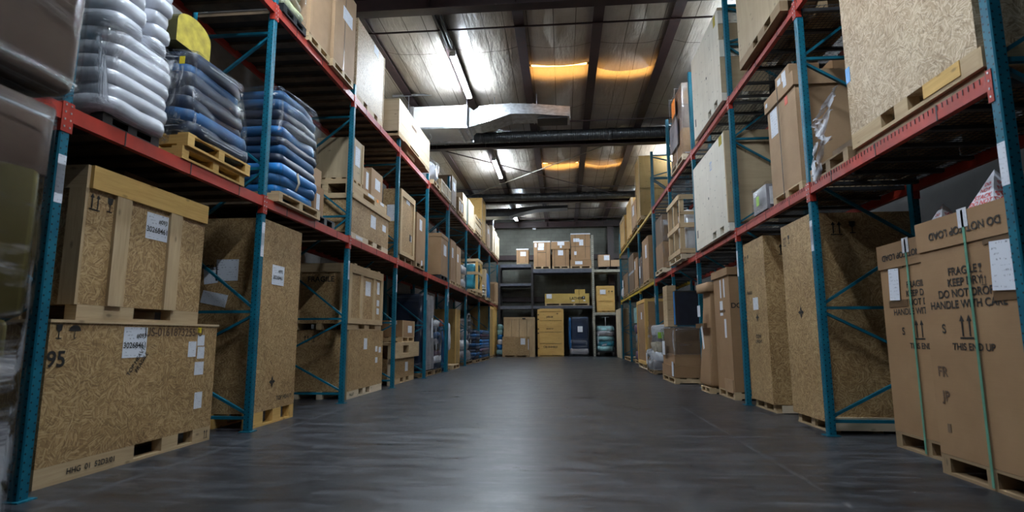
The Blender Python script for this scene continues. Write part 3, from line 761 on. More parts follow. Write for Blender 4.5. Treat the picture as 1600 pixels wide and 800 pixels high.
def tall_osb(side, f, a, b, h, d, lab, bh=.15, edge=True):
    c = Case(side, f, a, b, 0, h, d, 'tall_osb_crate', lab, 'crate')
    return c
c = tall_osb('L', -3.35, 5.92, 6.90, 2.31, .92, 'tall narrow OSB crate on the floor behind the second teal frame, white label high up')
c.body('osb', .16); c.skid(.16, 'pine_warm', ((.27, .49), (.68, .90))); c.rect('left', 'corner_post', 'pine', [(c.d-.035, c.d, 0, c.h)], .012)
c.rect('front', 'corner_post', 'pine_warm', [(0, .02, .16, c.h)], .008)
c.paper('front', .425, 1.70, .28, .23, label='white shipping label', text=(('#093', .05, .05, .05), ('30268461', 0, -.03, .06)))
c.marks('front', .42, .47, .14, 'x'); c.text('front', 'TOP HEAVY', .72, .27, .07)
c.paper('left', .55, 1.72, .26, .24); c.paper('left', .36, 1.66, .16, .18, tilt=.12); c.paper('left', .42, 1.40, .3, .14, tilt=-.2); c.text('left', 'FRAGILE', .3, 1.75, .08)
# long crate + framed crate
c = Case('L', -3.40, 8.78, 10.50, 0, 1.09, .90, 'osb_crate', 'OSB crate on the floor under the framed crate, third bay, pale skid along its foot', 'crate')
c.skid(.12, 'pine_pale', ((.30, .42), (.50, .62))); c.body('osb', .12); c.rect('left', 'corner_post', 'pine', [(c.d-.04, c.d, 0, c.h)], .01)
c.paper('front', .77, .86, .16, .19); c.paper('front', 1.35, .76, .12, .1, 'small_label'); c.paper('front', 1.37, .56, .12, .1, 'small_label'); c.paper('front', 1.55, .74, .12, .1, 'small_label'); c.marks('left', .2, .95, .1, 'ag')
c.text('front', 'PALLET', .2, .06, .06)
c = Case('L', -3.40, 8.66, 10.36, 1.092, 1.06, .90, 'framed_crate', 'OSB crate with pale timber frame, stacked on the crate of the third bay', 'crate')
c.skid(.10, 'pine', ((.30, .48), (.62, .80))); c.body('osb', .10)
c.rect('front', 'frame', 'pine', [(0, .12, .10, c.h), (c.w-.12, c.w, .10, c.h), (.12, c.w-.12, c.h-.14, c.h), (.12, c.w-.12, .10, .19)], .024)
c.rect('front', 'cleat', 'pine', [(.52, .64, .19, c.h-.14), (1.16, 1.28, .19, c.h-.14)], .022, each=True)
c.rect('left', 'frame', 'pine', [(c.d-.12, c.d, .10, c.h), (0, .12, .10, c.h), (.12, c.d-.12, c.h-.14, c.h)], .02)
c.rect('top', 'lid_batten', 'pine', [(.25, .37, 0, c.d), (.9, 1.02, 0, c.d), (1.45, 1.57, 0, c.d)], .03, each=True)
c.paper('front', .93, .72, .26, .25); c.paper('front', 1.48, .77, .14, .22); c.paper('front', 1.48, .5, .13, .11, 'small_label'); c.paper('front', 1.48, .35, .13, .11, 'small_label')
c.text('front', 'KEEP DRY', .85, c.h-.07, .07); c.text('left', 'FRAGILE', .45, .80, .12)
# fourth bay
c = Case('L', -3.75, 10.92, 11.18, 0, 1.80, .55, 'tall_carton', 'tall thin dark carton standing between the framed crate and the small stacked crate', 'box')
c.carton('cardboard_dark')
c = Case('L', -3.46, 11.35, 13.02, 0, .53, .72, 'osb_crate', 'low OSB crate on the floor carrying a timber pallet and a small carton', 'crate')
c.skid(.11, 'pine', ((.34, .48), (.60, .74))); c.body('osb', .11); c.rect('left', 'corner_post', 'pine_pale', [(c.d-.10, c.d, 0, c.h)], .012); c.paper('front', 1.03, .33, .22, .2)
c = Case('L', -3.40, 11.2, 13.22, .532, .33, .80, 'timber_pallet', 'stout pale timber pallet on the low OSB crate, under the small carton', 'pallet')
m = MB()
for z0, z1, cut in ((0, .10, None), (.10, .26, ((.34, .56),)), (.26, .33, None)):
    cuts = [0] + [q for o in (cut or ()) for q in o] + [1]
    for i in range(0, len(cuts), 2):
        for y0, y1 in ((0, .12), (.34, .46), (.68, .80)): m.box(cuts[i]*c.w-c.w/2, cuts[i+1]*c.w-c.w/2, y0, y1, z0+.001, z1, True)
m.box(-c.w/2, c.w/2, .12, .34, .27, .328, True); m.box(-c.w/2, c.w/2, .46, .68, .27, .328, True); m.build('pallet', 'pine', c.root)
c = Case('L', -3.48, 12.05, 13.05, .864, .47, .70, 'small_crate', 'small brown carton on feet on the stout pale pallet, white label on it', 'box')
c.pallet(.11, 'pine', 0, 'foot'); c.carton('cardboard', .11); c.rect('front', 'corner_post', 'pine', [(0, .05, .11, c.h), (c.w-.05, c.w, .11, c.h)], .01); c.paper('front', .62, .28, .32, .16); c.paper('left', .5, .42, .16, .08, 'small_label')
# wrapped goods down the row
def wrapped(side, f, a, b, z, h, d, name, lab, mats, n=5, bh=.13, film='film', cat='pallet load', amp=.045, e=.3, shrink=None, pal='pine_dark', group=None):
    c = Case(side, f, a, b, z, h, d, name, lab, cat, group)
    if bh: c.pallet(bh, pal)
    c.layers('bundle', mats, bh+.02, h-.02, n, e, .34, amp, .03, shrink, 4.5, 1.4)
    if film: c.film(bh*.6, h, film, .03, .25, .035)
    return c
c = Case('L', -3.38, 13.47, 14.6, 0, 2.06, .9, 'wrapped_pallet_load', 'tall narrow wrapped load, navy with a pale grey sheeted aisle side, beyond the low crate', 'pallet load')
c.pallet(.12, 'pine_dark'); MB().blob(0, .47, 1.08, 1.14, .84, 1.9, .12, .08, .02, 3, 32, 14, 3).build('load', 'navy_cloth', c.root)
m = MB(); m.grid(lambda u, v: (-.4+.95*u+.02*math.sin(v*9), -.012-.014*math.sin(u*14+v*5), .16+1.86*v), 16, 20, lambda u, v: (u*.95, v*1.9)); m.build('sheet', 'grey_plastic', c.root)
c.film(.14, None, 'film_thin', .03)
c.paper('front', .8, 1.2, .12, .5, off=.04)
wrapped('L', -3.36, 14.72, 15.6, 0, 1.42, .9, 'wrapped_pallet_load', 'bulky film wrapped pallet of dark, white and purple bundles past the grey sheeted load', ['navy_cloth', 'white_plastic', 'purple_cloth', 'black_plastic', 'grey_plastic', 'blue_cloth'], 8, .12, 'film', amp=.07, shrink=lambda t: 1-.15*t)
c = Case('L', -3.30, 16.05, 16.75, 0, 1.45, .6, 'garment_bag', 'blue cloth bundle with a red top leaning by the tall carton in the sixth bay', 'bag')
MB().blob(0, .3, .68, .66, .5, 1.40, .5, .6, .06, 2.5, 28, 18, 21, 0, .45, (0, .1)).build('bag', 'blue_cloth', c.root)
MB().blob(0, .36, 1.36, .34, .3, .26, .7, .8, .03, 4, 20, 10, 22).build('top', 'red_sticker', c.root)
MB().blob(.06, .06, .98, .22, .14, .8, .7, .8, .03, 4, 18, 12, 23).build('sleeve', 'white_plastic', c.root)
c = Case('L', -3.28, 16.85, 17.9, 0, .13, .5, 'pallet', 'low small pallet lying on the floor before the tall carton of the sixth bay', 'pallet'); c.pallet(.13, 'pine')
c = Case('L', -3.45, 17.95, 18.75, 0, 1.86, .95, 'tall_carton', 'tall brown crate in dark plywood standing on the floor in the sixth bay', 'box')
c.pallet(.12, 'pine_dark'); c.body('plywood_gold', .12); c.rect('front', 'edge_batten', 'pine_warm', [(0, .08, .12, c.h), (.72, .8, .12, c.h)], .015)
c = Case('L', -3.34, 19.15, 20.9, 0, 1.62, .8, 'wrapped_pallet_load', 'silver grey film wrapped load tapering upward in the seventh bay on the floor', 'pallet load')
c.pallet(.12, 'pine_dark'); c.layers('bundle', ['grey_plastic', 'white_plastic', 'grey_plastic'], .12, 1.6, 4, .5, .6, .06, .03, lambda t: 1-.35*t); c.film(.1, None, 'film', .02, .4, .05)
c = Case('L', -3.5, 20.95, 21.75, 1.222, .62, .7, 'metal_chair', 'white metal chair frame resting upside down on the blue bundles', 'chair')
m = MB()
for y in (.08, .6): m.tube([(-.34, y, .0), (-.33, y, .5), (-.22, y, .6), (.2, y, .6), (.33, y, .5), (.34, y, 0)], .022, 8)
m.build('frame', 'white_metal', c.root)
MB().box(-.34, .34, .06, .62, .33, .38).build('seat', 'white_plastic', c.root); m = MB(); m.tube([(-.3, .08, .12), (.3, .08, .12)], .016, 6); m.tube([(-.3, .6, .12), (.3, .6, .12)], .016, 6); m.build('stretcher', 'white_metal', c.root)
wrapped('L', -3.24, 21.0, 22.02, 0, 1.20, .95, 'blanket_stack', 'low stack of folded navy blankets on the floor carrying the white chair', ['navy_cloth', 'blue_cloth', 'navy_cloth'], 9, .12, None, 'blankets', .03, .15)
wrapped('L', -3.20, 22.22, 24.6, 0, 1.22, .95, 'blanket_stack', 'low stack of bright blue and purple blankets on the floor past the navy blankets', ['blue_bright', 'navy_cloth', 'purple_cloth', 'blue_cloth', 'blue_bright'], 9, .12, 'film_thin', 'blankets', .03, .15)
c = Case('L', -3.3, 25.35, 26.6, 0, 2.35, .9, 'tall_plywood_crate', 'tall warm plywood crate on the floor in the last bay, nearer one of two', 'crate')
c.pallet(.12, 'pine'); c.body('plywood_gold', .12); c.rect('front', 'edge_batten', 'pine_warm', [(0, .1, .12, c.h), (c.w-.1, c.w, .12, c.h), (.1, c.w-.1, c.h-.12, c.h)], .02)
c = Case('L', -3.3, 26.7, 28.2, 0, 2.42, .9, 'tall_plywood_crate', 'tall warm plywood crate on the floor in the last bay, farther one of two', 'crate')
c.pallet(.12, 'pine'); c.body('pine_warm', .12); c.rect('front', 'edge_batten', 'pine_warm', [(0, .1, .12, c.h), (c.w-.1, c.w, .12, c.h), (.1, c.w-.1, c.h-.12, c.h)], .02)

# ------------------------------------------------------------------ lower shelf, same row
Z = ZL1+.001
c = Case('L', -3.22, 3.53, 4.24, Z, 1.50, .98, 'wrapped_bag_load', 'tall white film wrapped stack of plump white bags on the lower shelf, near end', 'pallet load')
c.pallet(.09, 'black_plastic', .07)
c.layers('bag', ['white_plastic'], .092, .74, 6, .34, .36, .02, .012, None, 4, 1.28)
m_ = c.layers('bag', ['white_plastic'], .74, 1.50, 6, .42, .4, .018, .012, None, 4, 1.28, 0, .36)
c.layers('bag', ['white_plastic'], .74, 1.46, 6, .42, .4, .018, .012, None, 4, 1.28, .37, .62)
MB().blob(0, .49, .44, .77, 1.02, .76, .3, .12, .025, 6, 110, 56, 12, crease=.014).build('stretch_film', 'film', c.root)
c = Case('L', -3.25, 4.40, 5.36, Z, .115, 1.0, 'pallet', 'bottom one of two pallets under the dark blue wrapped load', 'pallet'); c.pallet(.115, 'pine_warm')
c = Case('L', -3.22, 4.42, 5.40, Z+.117, .93, 1.0, 'wrapped_pallet_load', 'dark navy load in glossy black film on two pallets, lower shelf by the white bags', 'pallet load')
c.pallet(.12, 'pine_warm'); c.layers('bundle', ['navy_cloth', 'blue_cloth', 'navy_cloth', 'navy_cloth'], .122, .92, 7, .24, .32, .05, .02, lambda t: 1.0-.16*t, 3.5, 1.6); MB().blob(0, .5, .53, 1.02, 1.04, .86, .24, .14, .04, 5, 110, 56, 13, 0, .15, crease=.016).build('stretch_film', 'film', c.root)
c.paper('left', .9, .78, .05, .07, 'sticker', 'yellow sticker', .02, 'yellow_sticker')
c = Case('L', -3.42, 4.42, 4.92, Z+1.115, .34, .5, 'foam_roll', 'yellow ended foam bundle with olive strapped side on top of the dark navy load', 'bundle')
m = MB(); n = 12; prof = [(-.24, 0), (.24, 0), (.24, .2)] + [(.24*math.cos(PI*k/n), .2+.13*math.sin(PI*k/n)) for k in range(1, n)] + [(-.24, .2)]
m.face([(x, 0, z) for x, z in prof], [(x, z) for x, z in prof]); m.build('end_face', 'yellow_foam', c.root)
m = MB(); m.face([(x, .5, z) for x, z in prof][::-1], [(x, z) for x, z in prof]); m.build('end_face', 'yellow_foam', c.root)
m = MB()
for i in range(len(prof)):
    a, b = prof[i], prof[(i+1) % len(prof)]; m.face([(a[0], 0, a[1]), (b[0], 0, b[1]), (b[0], .5, b[1]), (a[0], .5, a[1])], [(i*.1, 0), (i*.1+.1, 0), (i*.1+.1, .5), (i*.1, .5)])
m.build('side', 'olive', c.root)
for y in (.16, .34): MB().box(-.245, .0, y-.008, y+.008, -.0, .003).build('strap', 'white_plastic', c.root); MB().box(-.244, -.2405, y-.008, y+.008, 0, .2).build('strap', 'white_plastic', c.root)
c = Case('L', -3.20, 5.98, 7.08, Z, 1.42, 1.05, 'blanket_stack', 'stack of folded bright blue moving blankets, film wrapped on top, on the lower shelf', 'blankets')
c.pallet(.12, 'pine')
for k in range(11):
    z0 = .12 + k*.115; mt = ['blue_bright', 'blue_cloth', 'blue_bright', 'navy_cloth', 'blue_cloth', 'navy_cloth', 'blue_bright', 'navy_cloth', 'navy_cloth', 'blue_cloth', 'blue_cloth'][k]
    f = 1 - .012*k if k > 2 else .92+.03*k
    MB().blob(random.uniform(-.02, .03)+.004*k, .52, z0+.065, 1.08*f, 1.0*f, .17, .2, .42, .05, 3, 40, 10, k+30).build('blanket', mt, c.root)
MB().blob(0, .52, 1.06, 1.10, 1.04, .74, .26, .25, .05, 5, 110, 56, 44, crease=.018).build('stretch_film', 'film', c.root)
m = MB(); m.tube([(-.2, -.03, .42), (-.18, -.045, .30), (-.22, -.03, .2)], .014, 6); m.build('tie_cord', 'beige_cloth', c.root)
c = Case('L', -3.30, 7.18, 7.80, Z, .12, .9, 'black_pallet', 'black plastic pallet beside the blue blankets on the lower shelf', 'pallet'); c.pallet(.12, 'black_plastic')
c = Case('L', -3.36, 7.22, 7.52, Z+.122, .42, .5, 'small_carton', 'small brown carton with a lime sticker on the black pallet', 'box'); c.carton('cardboard'); c.paper('left', .36, .26, .08, .09, 'sticker', 'lime green sticker', 0, 'lime'); c.paper('front', .12, .2, .1, .22)
c = Case('L', -3.40, 7.22, 7.50, Z+.544, .26, .4, 'small_carton', 'small grey brown carton on top of the lime stickered carton', 'box'); c.carton('cardboard_light')
c = Case('L', -3.28, 8.40, 10.26, Z, .72, .92, 'lidded_osb_crate', 'wide OSB crate with overhanging timber lid on the lower shelf, third bay', 'crate')
c.skid(.10, 'pine_pale', ((.42, .55), (.66, .80))); c.body('osb', .10)
c.box('lid', 'pine', -.03, c.w+.03, -.03, c.d+.03, .64, c.h, True)
c.paper('front', 1.0, .45, .26, .22); c.paper('front', 1.6, .45, .2, .12, 'small_label'); c.paper('front', .35, .05, .3, .05, 'small_label')
c = Case('L', -3.30, 8.40, 10.18, Z+.722, .20, .88, 'timber_pallet', 'flat pale timber pallet lying on the lidded OSB crate, lower shelf', 'pallet')
m = MB()
for z0, z1, cut in ((0, .05, ()), (.05, .13, (.30, .62)), (.13, .20, ())):
    cuts = [0] + list(cut) + [1]
    for i in range(0, len(cuts), 2):
        for y0, y1 in ((0, .1), (.39, .49), (.78, .88)): m.box(cuts[i]*c.w-c.w/2, cuts[i+1]*c.w-c.w/2, y0, y1, z0+.001, z1, True)
m.box(-c.w/2, c.w/2, .1, .39, .16, .199, True); m.box(-c.w/2, c.w/2, .49, .78, .16, .199, True); m.build('pallet', 'pine', c.root)
c.paper('front', .9, .165, .3, .05, 'small_label'); c.paper('front', 1.25, .165, .1, .05, 'sticker', 'orange sticker', 0, 'orange'); c.paper('front', 1.5, .165, .2, .05, 'small_label')
c = Case('L', -3.36, 8.55, 9.02, Z+.924, .78, .62, 'plywood_box', 'upright plywood box with a large white label on the flat timber pallet, lower shelf', 'crate')
c.pallet(.10, 'pine'); c.body('plywood', .10); c.rect('front', 'edge_batten', 'pine', [(0, .05, .1, c.h), (.42, .47, .1, c.h)], .012); c.paper('front', .21, .5, .22, .32)
c = Case('L', -3.38, 9.10, 9.42, Z+.924, .44, .5, 'small_carton', 'nearer of two cartons on the flat timber pallet, with a torn white flap', 'box'); c.carton('cardboard'); c.paper('front', .2, .25, .12, .3, 'flap', None)
c = Case('L', -3.36, 9.46, 10.08, Z+.924, .54, .5, 'small_carton', 'farther of two cartons on the flat timber pallet, wide label on its side', 'box'); c.carton('cardboard_light'); c.paper('front', .34, .3, .28, .2)
c = Case('L', -3.26, 10.92, 12.02, Z, 1.47, .36, 'framed_osb_crate', 'tall OSB crate framed like a door with a hand hole, lower shelf, fourth bay', 'crate')
c.pallet(.12, 'pine_dark', .02); c.body('osb', .12)
c.rect('front', 'frame', 'pine', [(0, .12, .12, c.h), (c.w-.12, c.w, .12, c.h), (.12, c.w-.12, c.h-.13, c.h), (.12, c.w-.12, .12, .2)], .022)
c.rect('front', 'hand_hole', 'ink', [(.74, .86, .50, .64)], .004); c.paper('front', .86, .56, .1, .13, 'small_label'); c.paper('front', .58, 1.36, .28, .2); c.paper('left', .2, .96, .22, .34); c.marks('front', .2, 1.25, .08, 'a')
c = Case('L', -3.22, 12.10, 12.90, Z, 1.24, .85, 'carton', 'plain brown carton with a white label high on it, beside the door framed crate', 'box')
c.pallet(.12, 'pine_dark'); c.carton('cardboard', .12); c.paper('front', .36, 1.0, .22, .25); c.paper('front', .5, .14, .1, .12, 'small_label')
wrapped('L', -3.36, 12.98, 13.21, Z, 1.0, .5, 'wrapped_pallet_load', 'narrow grey film wrapped load squeezed between a carton and the fifth teal frame', ['grey_plastic', 'purple_cloth'], 4, .1, amp=.02)
c = Case('L', -3.26, 15.0-.15, 15.74, Z, 1.27, .85, 'carton', 'big brown carton with a lid on a black plastic pallet on the lower shelf', 'box')
c.pallet(.13, 'black_plastic'); c.carton('cardboard', .13, .1); c.paper('front', .5, .85, .35, .3)
c = Case('L', -3.26, 16.15, 16.95, Z, 1.32, .8, 'carton', 'tall carton just past the double frame on the lower shelf, white slip on it', 'box'); c.pallet(.12, 'pine'); c.carton('cardboard', .12); c.paper('front', .3, .95, .2, .3)
c = Case('L', -3.26, 17.05, 17.8, Z, 1.28, .8, 'carton', 'tall carton on the lower shelf, second past the double frame', 'box'); c.pallet(.12, 'pine'); c.carton('cardboard_light', .12); c.paper('front', .25, .9, .2, .25)
wrapped('L', -3.26, 17.95, 18.8, Z, .78, .7, 'wrapped_pallet_load', 'small white film wrapped bundle on the lower shelf before the slatted cage', ['white_plastic', 'beige_cloth'], 3, .1)
c = Case('L', -3.2, 19.4, 20.6, Z, .12, .8, 'pallet', 'bare pallet on the lower shelf before the slatted cage', 'pallet'); c.pallet(.12, 'pine')
c = Case('L', -3.16, 20.85, 22.0, Z, 1.38, .85, 'slatted_cage', 'open slatted timber cage filled with teal fabric on the lower shelf', 'crate')
c.pallet(.12, 'pine')
m = MB()
for x in (0, c.w-.09):
    for y in (0, c.d-.09): m.box(x-c.w/2, x-c.w/2+.09, y, y+.09, .12, c.h, True)
m.build('post', 'pine_warm', c.root)
for z in (.12, .78, 1.27): 
    m = MB(); m.box(-c.w/2-.01, c.w/2+.01, -.02, -.001, z, z+.11, True); m.box(-c.w/2-.02, -c.w/2-.001, -.001, c.d, z, z+.11, True); m.box(-c.w/2, c.w/2, c.d+.001, c.d+.02, z, z+.11, True); m.box(c.w/2+.001, c.w/2+.02, 0, c.d, z, z+.11, True); m.build('slat', 'pine', c.root)
MB().blob(0, c.d/2, .68, c.w-.2, c.d-.2, 1.05, .4, .5, .08, 3, 30, 16, 51).build('contents', 'teal_cloth', c.root)
MB().blob(.1, c.d/2, 1.16, c.w-.35, c.d-.3, .2, .5, .6, .05, 4, 24, 8, 52).build('top_sheet', 'white_plastic', c.root)
c = Case('L', -3.14, 22.2, 23.0, Z, .55, .8, 'cloth_bundle', 'beige quilted cloth bundle on the lower shelf past the teal fabric cage', 'bundle'); c.layers('fold', ['beige_cloth', 'white_plastic'], 0.06, .55, 4, .5, .6, .05)
c = Case('L', -3.2, 23.1, 23.5, Z, 1.25, .8, 'wooden_panel', 'upright pale wooden panel crate on the lower shelf before the blue tarpaulin', 'crate'); c.body('pine', .08); c.skid(.08); c.rect('front', 'edge_batten', 'pine_pale', [(0, .06, .08, c.h), (.34, .40, .08, c.h)], .012)
c = Case('L', -3.14, 23.75, 25.14, Z, 1.28, .9, 'blue_tarpaulin', 'upright load covered with a creased bright blue tarpaulin on the lower shelf', 'pallet load'); c.pallet(.1, 'pine')
MB().blob(0, .45, .69, 1.32, .84, 1.2, .4, .4, .09, 2.2, 40, 20, 61, .0, .25).build('cover', 'blue_bright', c.root)
c = Case('L', -3.22, 26.6, 27.3, Z, .95, .8, 'carton', 'brown carton at the far end of the lower shelf by the blue tarpaulin', 'box'); c.pallet(.1, 'pine'); c.carton('cardboard', .1)
c = Case('L', -3.22, 27.4, 28.2, Z, 1.12, .8, 'carton', 'paler carton, last on the lower shelf before the back wall', 'box'); c.pallet(.1, 'pine'); c.carton('cardboard_light', .1)

# ------------------------------------------------------------------ upper shelf, same row
Z = ZL2+.001
c = Case('L', -3.24, 5.91, 6.50, Z, 1.0, .95, 'quilt_bundle', 'film wrapped bundle of pale green and yellow quilted blankets on the upper shelf', 'blankets')
c.pallet(.11, 'black_plastic'); c.layers('quilt', ['quilt', 'beige_cloth', 'quilt'], .112, .98, 6, .35, .6, .05, .02, None, 5, 1.3); c.film(.08, 1.0, 'film_thin', .02, .3, .04)
def tall_carton(a, b, f, h, lab, mat='cardboard_light', tape=True):
    c = Case('L', f, a, b, Z, h, .95, 'carton', lab, 'box'); c.pallet(.11, 'pine'); c.carton(mat, .11)
    return c
c = tall_carton(6.56, 7.22, -3.23, 1.46, 'big brown carton with blue tape beside the quilted bundle on the upper shelf'); c.rect('front', 'tape', 'blue_tape', [(0, .30, 1.26, 1.36)], .003); c.rect('front', 'edge_protector', 'cardboard_light', [(0, .06, .11, 1.26)], .006)
c = tall_carton(7.26, 8.05, -3.20, 1.42, 'big brown carton with a white label beside the tall OSB crate on the upper shelf'); c.paper('front', .47, 1.0, .36, .13*1.6); c.rect('front', 'tape', 'tape_brown', [(.36, .39, .11, c.h)], .002)
c = Case('L', -3.30, 8.39, 9.80, Z, 1.41, .95, 'osb_crate', 'bright OSB crate on the upper shelf facing the strip light, two small fork openings', 'crate')
c.skid(.13, 'pine', ((.28, .40), (.66, .78))); c.body('osb_pale', .13); c.paper('front', .93, 1.31, .24, .15); c.paper('left', .6, 1.1, .2, .25)
c.rect('front', 'edge_batten', 'pine', [(0, .02, .13, c.h), (c.w-.03, c.w, .13, c.h)], .008)
c = Case('L', -3.24, 10.62, 13.25, 5.001, .74, 1.12, 'plank_crate', 'long pale plank crate lying across the tops of two teal frames past the OSB crate', 'crate')
m = MB(); m.box(-c.w/2, c.w/2, .001, c.d, .03, .05, True); m.box(-.35, .30, .10, .5, -.06, .03, True); m.box(-c.w/2, -c.w/2+.4, 0, c.d, .0, .03, True); m.box(c.w/2-.4, c.w/2, 0, c.d, 0, .03, True)
m.build('bottom_board', 'pine', c.root)
m = MB()
for k in range(3):
    z0 = .10+k*.22
    m.box(-c.w/2, c.w/2, 0, .022, z0, z0+.216, True); m.box(-c.w/2, -c.w/2+.022, .023, c.d, z0, z0+.216, True); m.box(c.w/2-.022, c.w/2, .023, c.d, z0, z0+.216, True); m.box(-c.w/2, c.w/2, c.d-.022, c.d, z0, z0+.216, True)
m.build('plank', 'pine_pale', c.root)
m = MB(); m.box(-c.w/2, -.45, 0, .022, .05, .098, True); m.box(.30, c.w/2, 0, .022, .05, .098, True); m.box(-c.w/2, c.w/2, .3, c.d, .05, .098, True); m.build('skid', 'pine', c.root)
MB().box(-c.w/2, c.w/2, 0.0, c.d, .762, .782, True).build('lid', 'pine_pale', c.root)
c.rect('front', 'slot', 'ink_brown', [(.95, 1.35, .53, .60)], .004); c.rect('left', 'slot', 'ink', [(.2, .62, .42, .50)], .004); c.paper('front', .9, .36, .26, .18); c.paper('front', 1.9, .42, .3, .14)
c = Case('L', -3.2, 13.55, 14.35, Z, .66, .7, 'plastic_sack', 'shiny white plastic sack on a pallet on the upper shelf past the plank crate', 'bag'); c.pallet(.12, 'pine'); MB().blob(0, .35, .42, .76, .66, .56, .6, .7, .06, 3, 30, 16, 71).build('sack', 'white_plastic', c.root); c.film(.12, None, 'film', .0, .5, .05)
for k, (a, b) in enumerate(((14.42, 14.85), (14.92, 15.35), (15.40, 15.76))):
    c = Case('L', -3.2, a, b, Z, .38, .5, 'small_crate', 'small pine crate, %s of three between the white sack and the double frame' % ('nearest', 'middle', 'farthest')[k], 'crate'); c.body('pine', .04); c.skid(.04, 'pine', ((.3, .7),)); c.rect('front', 'frame', 'pine_pale', [(0, .05, .04, .38), (b-a-.05, b-a, .04, .38), (.05, b-a-.05, .32, .38), (.05, b-a-.05, .04, .1)], .014)
c = Case('L', -3.24, 16.1, 16.8, Z, .98, .8, 'carton', 'grey brown carton stack just past the double frame on the upper shelf', 'box'); c.pallet(.1, 'pine_dark'); c.carton('cardboard_dark', .1); c.paper('front', .35, .7, .3, .25)
c = Case('L', -3.2, 16.95, 17.8, Z, .52, .7, 'window_crate', 'low crate with two white panes in a pine frame on the upper shelf', 'crate'); c.pallet(.08, 'pine'); c.body('pine_dark', .08); c.rect('front', 'frame', 'pine', [(0, .07, .08, c.h), (.39, .46, .08, c.h), (.78, .85, .08, c.h), (.07, .78, .45, c.h), (.07, .78, .08, .14)], .02); c.rect('front', 'pane', 'white_plastic', [(.08, .38, .15, .44), (.47, .77, .15, .44)], .006)
c = Case('L', -3.24, 17.95, 18.75, Z, .92, .8, 'pale_crate', 'pale upright plywood crate on the upper shelf after the two paned crate', 'crate'); c.pallet(.1, 'pine'); c.body('pine_pale', .1); c.rect('left', 'edge_batten', 'pine', [(0, .06, .1, c.h), (c.d-.06, c.d, .1, c.h)], .012)
c = Case('L', -3.24, 19.1, 20.3, Z, .98, .8, 'pale_crate', 'pale crate with a dark green end on the upper shelf in the eighth bay', 'crate'); c.pallet(.1, 'pine'); c.body('pine_pale', .1); c.rect('left', 'end_panel', 'olive', [(0.02, c.d-.04, .12, c.h-.02)], .012)
c = Case('L', -3.2, 20.4, 21.9, Z, .70, .8, 'pine_crate', 'low pine crate before the biggest golden plywood crate on the upper shelf', 'crate'); c.skid(.1, 'pine'); c.body('pine_pale', .1); c.rect('front', 'slat', 'pine', [(0, c.w, .1, .2), (0, c.w, .4, .5), (0, c.w, .6, .7)], .02, each=True)
c = Case('L', -3.26, 22.5, 23.6, Z, 1.86, .98, 'plywood_crate', 'biggest golden plywood crate standing tall on the upper shelf, far end', 'crate'); c.pallet(.11, 'pine'); c.body('pine_warm', .11); c.rect('left', 'frame', 'pine_warm', [(0, .1, .11, c.h), (c.d-.1, c.d, .11, c.h), (.1, c.d-.1, c.h-.1, c.h)], .02); c.rect('front', 'frame', 'pine', [(0, .1, .11, c.h), (c.w-.1, c.w, .11, c.h), (.1, c.w-.1, c.h-.1, c.h)], .02)
c = Case('L', -3.24, 23.9, 25.0, Z, 1.05, .85, 'carton', 'grey brown carton past the biggest golden crate on the upper shelf', 'box'); c.pallet(.1, 'pine'); c.carton('cardboard_light', .1); c.paper('front', .5, .8, .3, .2)
for k, (a, b, h) in enumerate(((25.4, 26.25, 1.28), (26.35, 27.2, 1.2), (27.3, 28.2, 1.12))):
    c = Case('L', -3.2, a, b, Z, h, .85, 'pale_crate', 'tall pale pine crate at the far end of the upper shelf, %s of three' % ('nearest', 'middle', 'last')[k], 'crate'); c.pallet(.1, 'pine'); c.body('pine_pale', .1); c.rect('front', 'edge_batten', 'pine_pale', [(0, .09, .1, h), (b-a-.09, b-a, .1, h), (.09, b-a-.09, h-.1, h)], .02)

